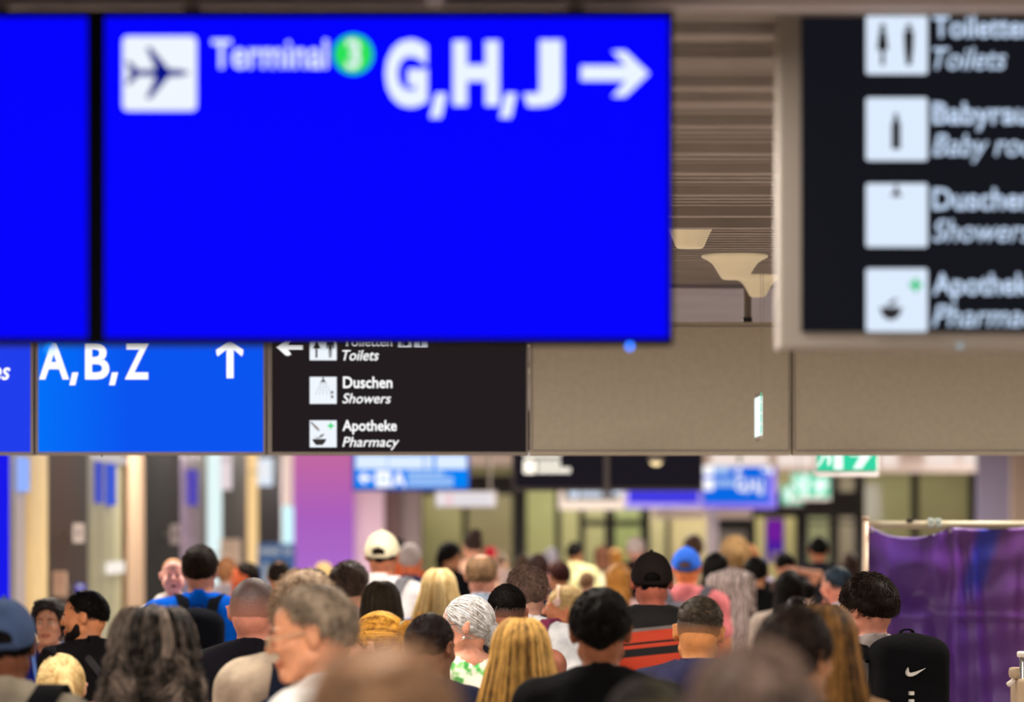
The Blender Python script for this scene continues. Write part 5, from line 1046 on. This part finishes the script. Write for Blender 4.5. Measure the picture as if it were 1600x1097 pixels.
camo = bpy.data.materials.new('camouflage'); camo.use_nodes = True; nt = camo.node_tree; N = nt.nodes; L = nt.links; b = N['Principled BSDF']; b.inputs['Roughness'].default_value = .8
tc = N.new('ShaderNodeTexCoord'); n = N.new('ShaderNodeTexNoise'); n.inputs['Scale'].default_value = 18; L.new(tc.outputs['Object'], n.inputs[0]); cr = N.new('ShaderNodeValToRGB'); cr.color_ramp.interpolation = 'CONSTANT'; e = cr.color_ramp.elements; e[0].color = lin((18, 16, 10)); e[1].position = .5; e[1].color = lin((58, 50, 24)); q = e.new(.6); q.color = lin((34, 32, 18)); L.new(n.outputs['Fac'], cr.inputs[0]); L.new(cr.outputs[0], b.inputs['Base Color'])
pk = person(1012, 1056, 7.3, 'person in dark olive camouflage cap, only the crown shows at bottom right of centre', OLIVE, (S, BLACK, {'t': .008, 'zn': 1.56}), ('tee', (24, 22, 18)), cap={'c': (40, 36, 20), 'closed': True})[0]
for c in pk.children:
    if c.name.startswith('cap'): c.data.materials[0] = camo
# ---- right of centre
stp = bpy.data.materials.new('striped_fabric'); stp.use_nodes = True; nt = stp.node_tree; N = nt.nodes; L = nt.links; b = N['Principled BSDF']; b.inputs['Roughness'].default_value = .85
tc = N.new('ShaderNodeTexCoord'); sp_ = N.new('ShaderNodeSeparateXYZ'); L.new(tc.outputs['Object'], sp_.inputs[0]); tl = N.new('ShaderNodeMath'); tl.operation = 'MULTIPLY_ADD'; tl.inputs[1].default_value = -.10; L.new(sp_.outputs['X'], tl.inputs[0]); L.new(sp_.outputs['Z'], tl.inputs[2])
cr = N.new('ShaderNodeValToRGB'); cr.color_ramp.interpolation = 'CONSTANT'; mr = N.new('ShaderNodeMapRange'); mr.inputs[1].default_value = 1.0; mr.inputs[2].default_value = 1.6; L.new(tl.outputs[0], mr.inputs[0]); L.new(mr.outputs[0], cr.inputs[0])
e = cr.color_ramp.elements; OR = lin((196, 62, 34)); BK = lin((14, 12, 14)); z_ = lambda z: (z-1.0)/.6
e[0].position = 0; e[0].color = OR; e[1].position = z_(1.318); e[1].color = BK
for zz, c in ((1.352, OR), (1.368, BK), (1.378, OR), (1.425, lin((120, 112, 110))), (1.44, BK)): q = e.new(z_(zz)); q.color = c
L.new(cr.outputs[0], b.inputs['Base Color'])
person(1018, 862, 17.3, 'man in black cap and orange and black striped hooded top', (186, 106, 88), (S, BLACK, {'t': .006, 'zn': 1.575}), ('hoodie', (20, 20, 22), {'mat': stp}), cap={'c': (36, 30, 30)}, sw=.205, g=1.1)
person(1088, 931, 13.3, 'man with dark hair faded into tan neck and navy hooded jacket', (204, 136, 82), (S, ((22, 18, 16), (82, 68, 52)), {'t': .013, 'zn': 1.655, 'sl': .25, 'fade': (1.565, 1.675), 'L': .022, 'comb': (1, -.2, -.3), 'amp': .003}), ('hoodie', (46, 46, 74)), hy=-4, hp=10, hr=3, sw=.19, dense=1800)
p, s, R, TR = person(1073, 855, 24.5, 'man in blue cap and pink t-shirt with grey straps', (226, 132, 82), (S, LBR, {'t': .006, 'zn': 1.57}), ('tee', (236, 130, 136)), cap={'c': (52, 104, 214)}, sw=.2, by=-8)
backpack(p, 'grey backpack on the man in the pink t-shirt', (92, 92, 102), size=(.14, .05, .2), c=(-.02, -.19, 1.20), sx=.12)
wv = bpy.data.materials.new('patterned_fabric'); wv.use_nodes = True; nt = wv.node_tree; N = nt.nodes; L = nt.links; b = N['Principled BSDF']; b.inputs['Roughness'].default_value = .8
tc = N.new('ShaderNodeTexCoord'); wt_ = N.new('ShaderNodeTexWave'); wt_.inputs['Scale'].default_value = 9; wt_.inputs['Distortion'].default_value = 9; wt_.inputs['Detail Scale'].default_value = 1.2; L.new(tc.outputs['Object'], wt_.inputs[0]); cr = N.new('ShaderNodeValToRGB'); e = cr.color_ramp.elements; e[0].position = .25; e[0].color = lin((92, 80, 80)); e[1].position = .7; e[1].color = lin((190, 174, 170)); L.new(wt_.outputs['Fac'], cr.inputs[0]); L.new(cr.outputs[0], b.inputs['Base Color'])
p, s, R, TR = person(1119, 862, 26.0, 'woman with black hair in grey wavy patterned top, right of the blue cap', TAN, (L_, BLACK, {'t': .016, 'zend': 1.47, 'wend': .08, 'yend': -.05}), ('jacket', (150, 140, 140), {'mat': wv}), fem=True, sw=.2, g=1.15, by=-10)
backpack(p, 'grey wavy patterned bag hanging behind the man in the pink t-shirt', (150, 140, 140), size=(.165, .10, .33), c=(.13, -.24, 1.30), mat=wv, strap_c=(30, 28, 32), pocket=False, sx=.07, fold=.008)
p, s, R, TR = person(790+436, 945, 9.7, 'x', OLIVE, (S, ((18, 12, 10), (44, 30, 24)), {'t': .020, 'zn': 1.55, 'sl': .6, 'L': .025, 'amp': .004}), ('tee', (30, 30, 38)), hy=-26, by=-12, dense=1800, hp=4)
p['label'] = 'dark haired person with reddish ear at lower right, in front of long brown hair'
p.location.x = (1237-800)*9.7/F
p, s, R, TR = person(1288, 944, 10.9, 'woman with long brown to blonde hair and dark glasses on her head', FAIR, (L_, ((30, 20, 14), (150, 106, 52)), {'t': .02, 'zend': 1.10, 'wend': .165, 'yend': -.10, 'rad': .0018, 'zs': .1, 'base': .05}), ('long', (150, 118, 88)), fem=True, by=-8, sw=.165, dense=2600)
gm = pbr('sunglass_frame', (22, 14, 24), .2)
g0 = None
for sx in (-1, 1):
    a = np.linspace(0, 2*math.pi, 15); V, Q = tubes(np.array([TR(np.stack([-.045+sx*.032+.026*np.cos(a), -.035+.02*np.sin(a), 1.779+.012*np.sin(a)], 1))]), [.004], 5, 1); r_ = mesh_np('sunglasses' if g0 is None else 'lens_rim', V, Q, gm, g0 or p); g0 = g0 or r_
person(1148, 836, 30.0, 'woman with big light brown hair and dark bun, right of the white column', TAN, ('bun', ((128, 98, 62), (190, 154, 104)), {'t': .045, 'zn': 1.52, 'bun': (.02, -.16, 1.66), 'br': (.05, .04, .05)}), ('tee', (18, 16, 18)), fem=True, sw=.2)
person(1168, 850, 34.0, 'person with ginger hair and lavender shirt, left of the purple poster', (240, 160, 124), (S, ((126, 80, 44), (172, 116, 66)), {'t': .03, 'zn': 1.53}), ('long', (168, 158, 186)), fem=True, sw=.19, hy=-30)
person(1233, 890, 23.6, 'woman with long black hair and pale top, before the navy shirt', TAN, (L_, BLACK, {'t': .022, 'zend': 1.30, 'wend': .14, 'yend': -.08}), ('tee', (190, 176, 164)), fem=True, sw=.19)
person(1226, 862, 33.0, 'dark haired person with one arm raised, below the purple poster', (222, 156, 124), (S, BLACK, {'t': .012}), ('tank', (90, 70, 66)), fem=True, arms={1: ((.30, -.08, 1.56), (.10, -.12, 1.60))})
person(1279, 838, 36.5, 'tall man in dark navy shirt with black hair, right of the purple poster', (200, 128, 96), (S, BLACK, {'t': .014}), ('tee', (34, 34, 44)), sw=.22, g=1.1)
person(1328, 863, 39.0, 'woman with long brown hair beside the pale hoarding post', TAN, (L_, ((40, 26, 20), (84, 54, 40)), {'t': .014, 'zend': 1.40, 'wend': .1}), ('tee', (12, 11, 13)), fem=True)
person(1308, 884, 23.0, 'man with blue black hair, white collar and crimson shirt', (214, 144, 120), (S, ((10, 14, 20), (40, 70, 92)), {'t': .013, 'zn': 1.62, 'sl': .5, 'fade': (1.56, 1.65)}), ('tee', (206, 22, 70), {'collar_c': (226, 226, 240), 'collar_w': .05}), hy=26, by=10)
p, s, R, TR = person(1360, 894, 14.6, 'young man in grey t-shirt with thick dark brown hair, head turned left', (198, 132, 110), (S, ((20, 13, 10), (44, 30, 23)), {'t': .026, 'zn': 1.585, 'sl': .42, 'amp': .005, 'freq': 70, 'L': .028, 'grow': (.9, 1, .9), 'lift': .5}), ('tee', (150, 140, 138)), hy=30, hp=5, by=15, sw=.175, dense=2400)
bp = backpack(p, 'black sports backpack with white swoosh on the young man in grey', (11, 11, 14), size=(.145, .10, .26), c=(.075, -.215, 1.26), sx=.07, pocket=False, h=.01)
def swoosh(parent, cx, y, cz, k, tilt=0):
    up = [(-.5, -.05), (-.47, .06), (-.40, .19), (-.42, .04), (-.36, -.05), (-.26, -.08), (.0, -.02), (.5, .15)]; lo = [(.0, -.16), (-.2, -.24), (-.36, -.25), (-.47, -.18)]
    pts = up+lo; bm = bmesh.new(); f0 = [bm.verts.new((cx+u*k, y, cz+v*k)) for u, v in pts]; b0 = [bm.verts.new((v.co.x, y+.03, v.co.z)) for v in f0]
    n = len(pts)
    for i in range(n): bm.faces.new((f0[i], b0[i], b0[(i+1) % n], f0[(i+1) % n]))
    f = bm.faces.new(f0); bm.faces.new(b0[::-1]); bmesh.ops.triangulate(bm, faces=[f]); return bmo('swoosh_emblem', bm, pbr('white_print', (205, 200, 196), .6), parent)
sm_ = swoosh(bp, .06, -.335, 1.405, .078)
bmx = bmesh.new()
for k in range(6): add_box(bmx, .036, .053, -.332, -.30, 1.315-.03*k, 1.315-.03*k+.014)
bmo('stitched_dashes', bmx, pbr('white_print', (205, 200, 196), .6), bp)
# ---- far crowd before the green doors
FARP = [
 (703, 845, 33, 'dark haired woman left of the person with the high bun', TAN, ('tail', BLACK, {'t': .02, 'zend': 1.45}), ('tee', (16, 15, 20)), True),
 (738, 832, 36, 'person with a high dark bun and peach hair band', (226, 166, 140), ('bun', ((34, 22, 20), (60, 42, 36)), {'t': .012, 'bun': (0, -.10, 1.74), 'br': (.06, .05, .06)}), ('tee', (226, 176, 150)), True),
 (766, 853, 43, 'person with bright red cap behind the man with thinning hair', FAIR, ('short', ((186, 20, 44), (210, 40, 60)), {'t': .012, 'zn': 1.63}), ('tee', (184, 160, 156)), False),
 (783, 862, 46, 'person in pale pink beige shirt behind the dull brown haired man', FAIR, ('short', GRBR, {'t': .012}), ('long', (196, 172, 166)), False),
 (842, 864, 31, 'man with dark reddish hair and navy shirt, turned right', (190, 120, 100), ('short', ((36, 20, 18), (66, 40, 36)), {'t': .016, 'zn': 1.54}), ('tee', (24, 28, 52)), False),
 (874, 876, 29, 'dark red haired person in navy, left of the black haired man', TAN, ('short', ((40, 16, 14), (64, 28, 24)), {'t': .014}), ('tee', (26, 30, 54)), False),
 (860, 856, 44, 'person with pale lavender head scarf in the far crowd', PINK, ('short', ((170, 166, 184), (200, 196, 210)), {'t': .014, 'zn': 1.53}), ('tee', (200, 140, 150)), True),
 (898, 846, 41, 'dark haired man in pale yellow shirt, far crowd', OLIVE, ('short', BLACK, {'t': .012}), ('long', (222, 216, 160)), False),
 (941, 852, 42, 'reddish brown haired woman in white blouse, far crowd', TAN, ('long', ((86, 50, 34), (130, 84, 58)), {'t': .016, 'zend': 1.48, 'wend': .09}), ('long', (222, 218, 188)), True),
 (961, 857, 45, 'person with golden brown hair right of the white blouse', FAIR, ('short', GOLD, {'t': .02, 'zn': 1.54}), ('tee', (186, 176, 150)), True),
 (993, 837, 37, 'tall bald headed man with white hair in dark shirt', PINK, ('short', ((196, 180, 178), (224, 212, 208)), {'t': .008, 'bald': (-.02, .05)}), ('tee', (30, 18, 24)), False),
 (966, 880, 27, 'woman with curly golden hair and pinkish top, left of the black cap', FAIR, ('long', ((150, 96, 34), (224, 164, 84)), {'t': .024, 'zend': 1.44, 'wend': .11, 'amp': .01, 'freq': 50, 'zs': .8}), ('tee', (214, 180, 180)), True),
 (1084, 834, 38, 'tall person with brown hair beside the white column, above the blue cap', TAN, ('short', ((70, 50, 38), (104, 80, 60)), {'t': .02, 'zn': 1.54}), ('tee', (196, 180, 150)), False),
 (818, 866, 38, 'person with dull olive brown hair under the thick dark mullion', TAN, ('short', ((72, 54, 38), (110, 86, 60)), {'t': .02}), ('tee', (80, 70, 64)), True),
 (1180, 868, 27, 'person in black shirt, dark hair, right of the big light brown hair', TAN, ('short', BLACK, {'t': .016}), ('tee', (12, 11, 14)), False),
 (917, 892, 34, 'person with sandy hair between the blonde woman and the black haired man', FAIR, ('short', LBR, {'t': .016}), ('tee', (150, 120, 104)), True),
 (1258, 905, 28, 'person with dark hair and light patch right of the long black hair', FAIR, ('short', BLACK, {'t': .014}), ('tee', (150, 150, 110)), False),
]
for i, (px, yt, d, lb, sk, hr_, tp, fm) in enumerate(FARP):
    person(px, yt, d, lb, sk, hr_, tp, fem=fm, hy=((i*37) % 50)-25, by=((i*23) % 30)-15)
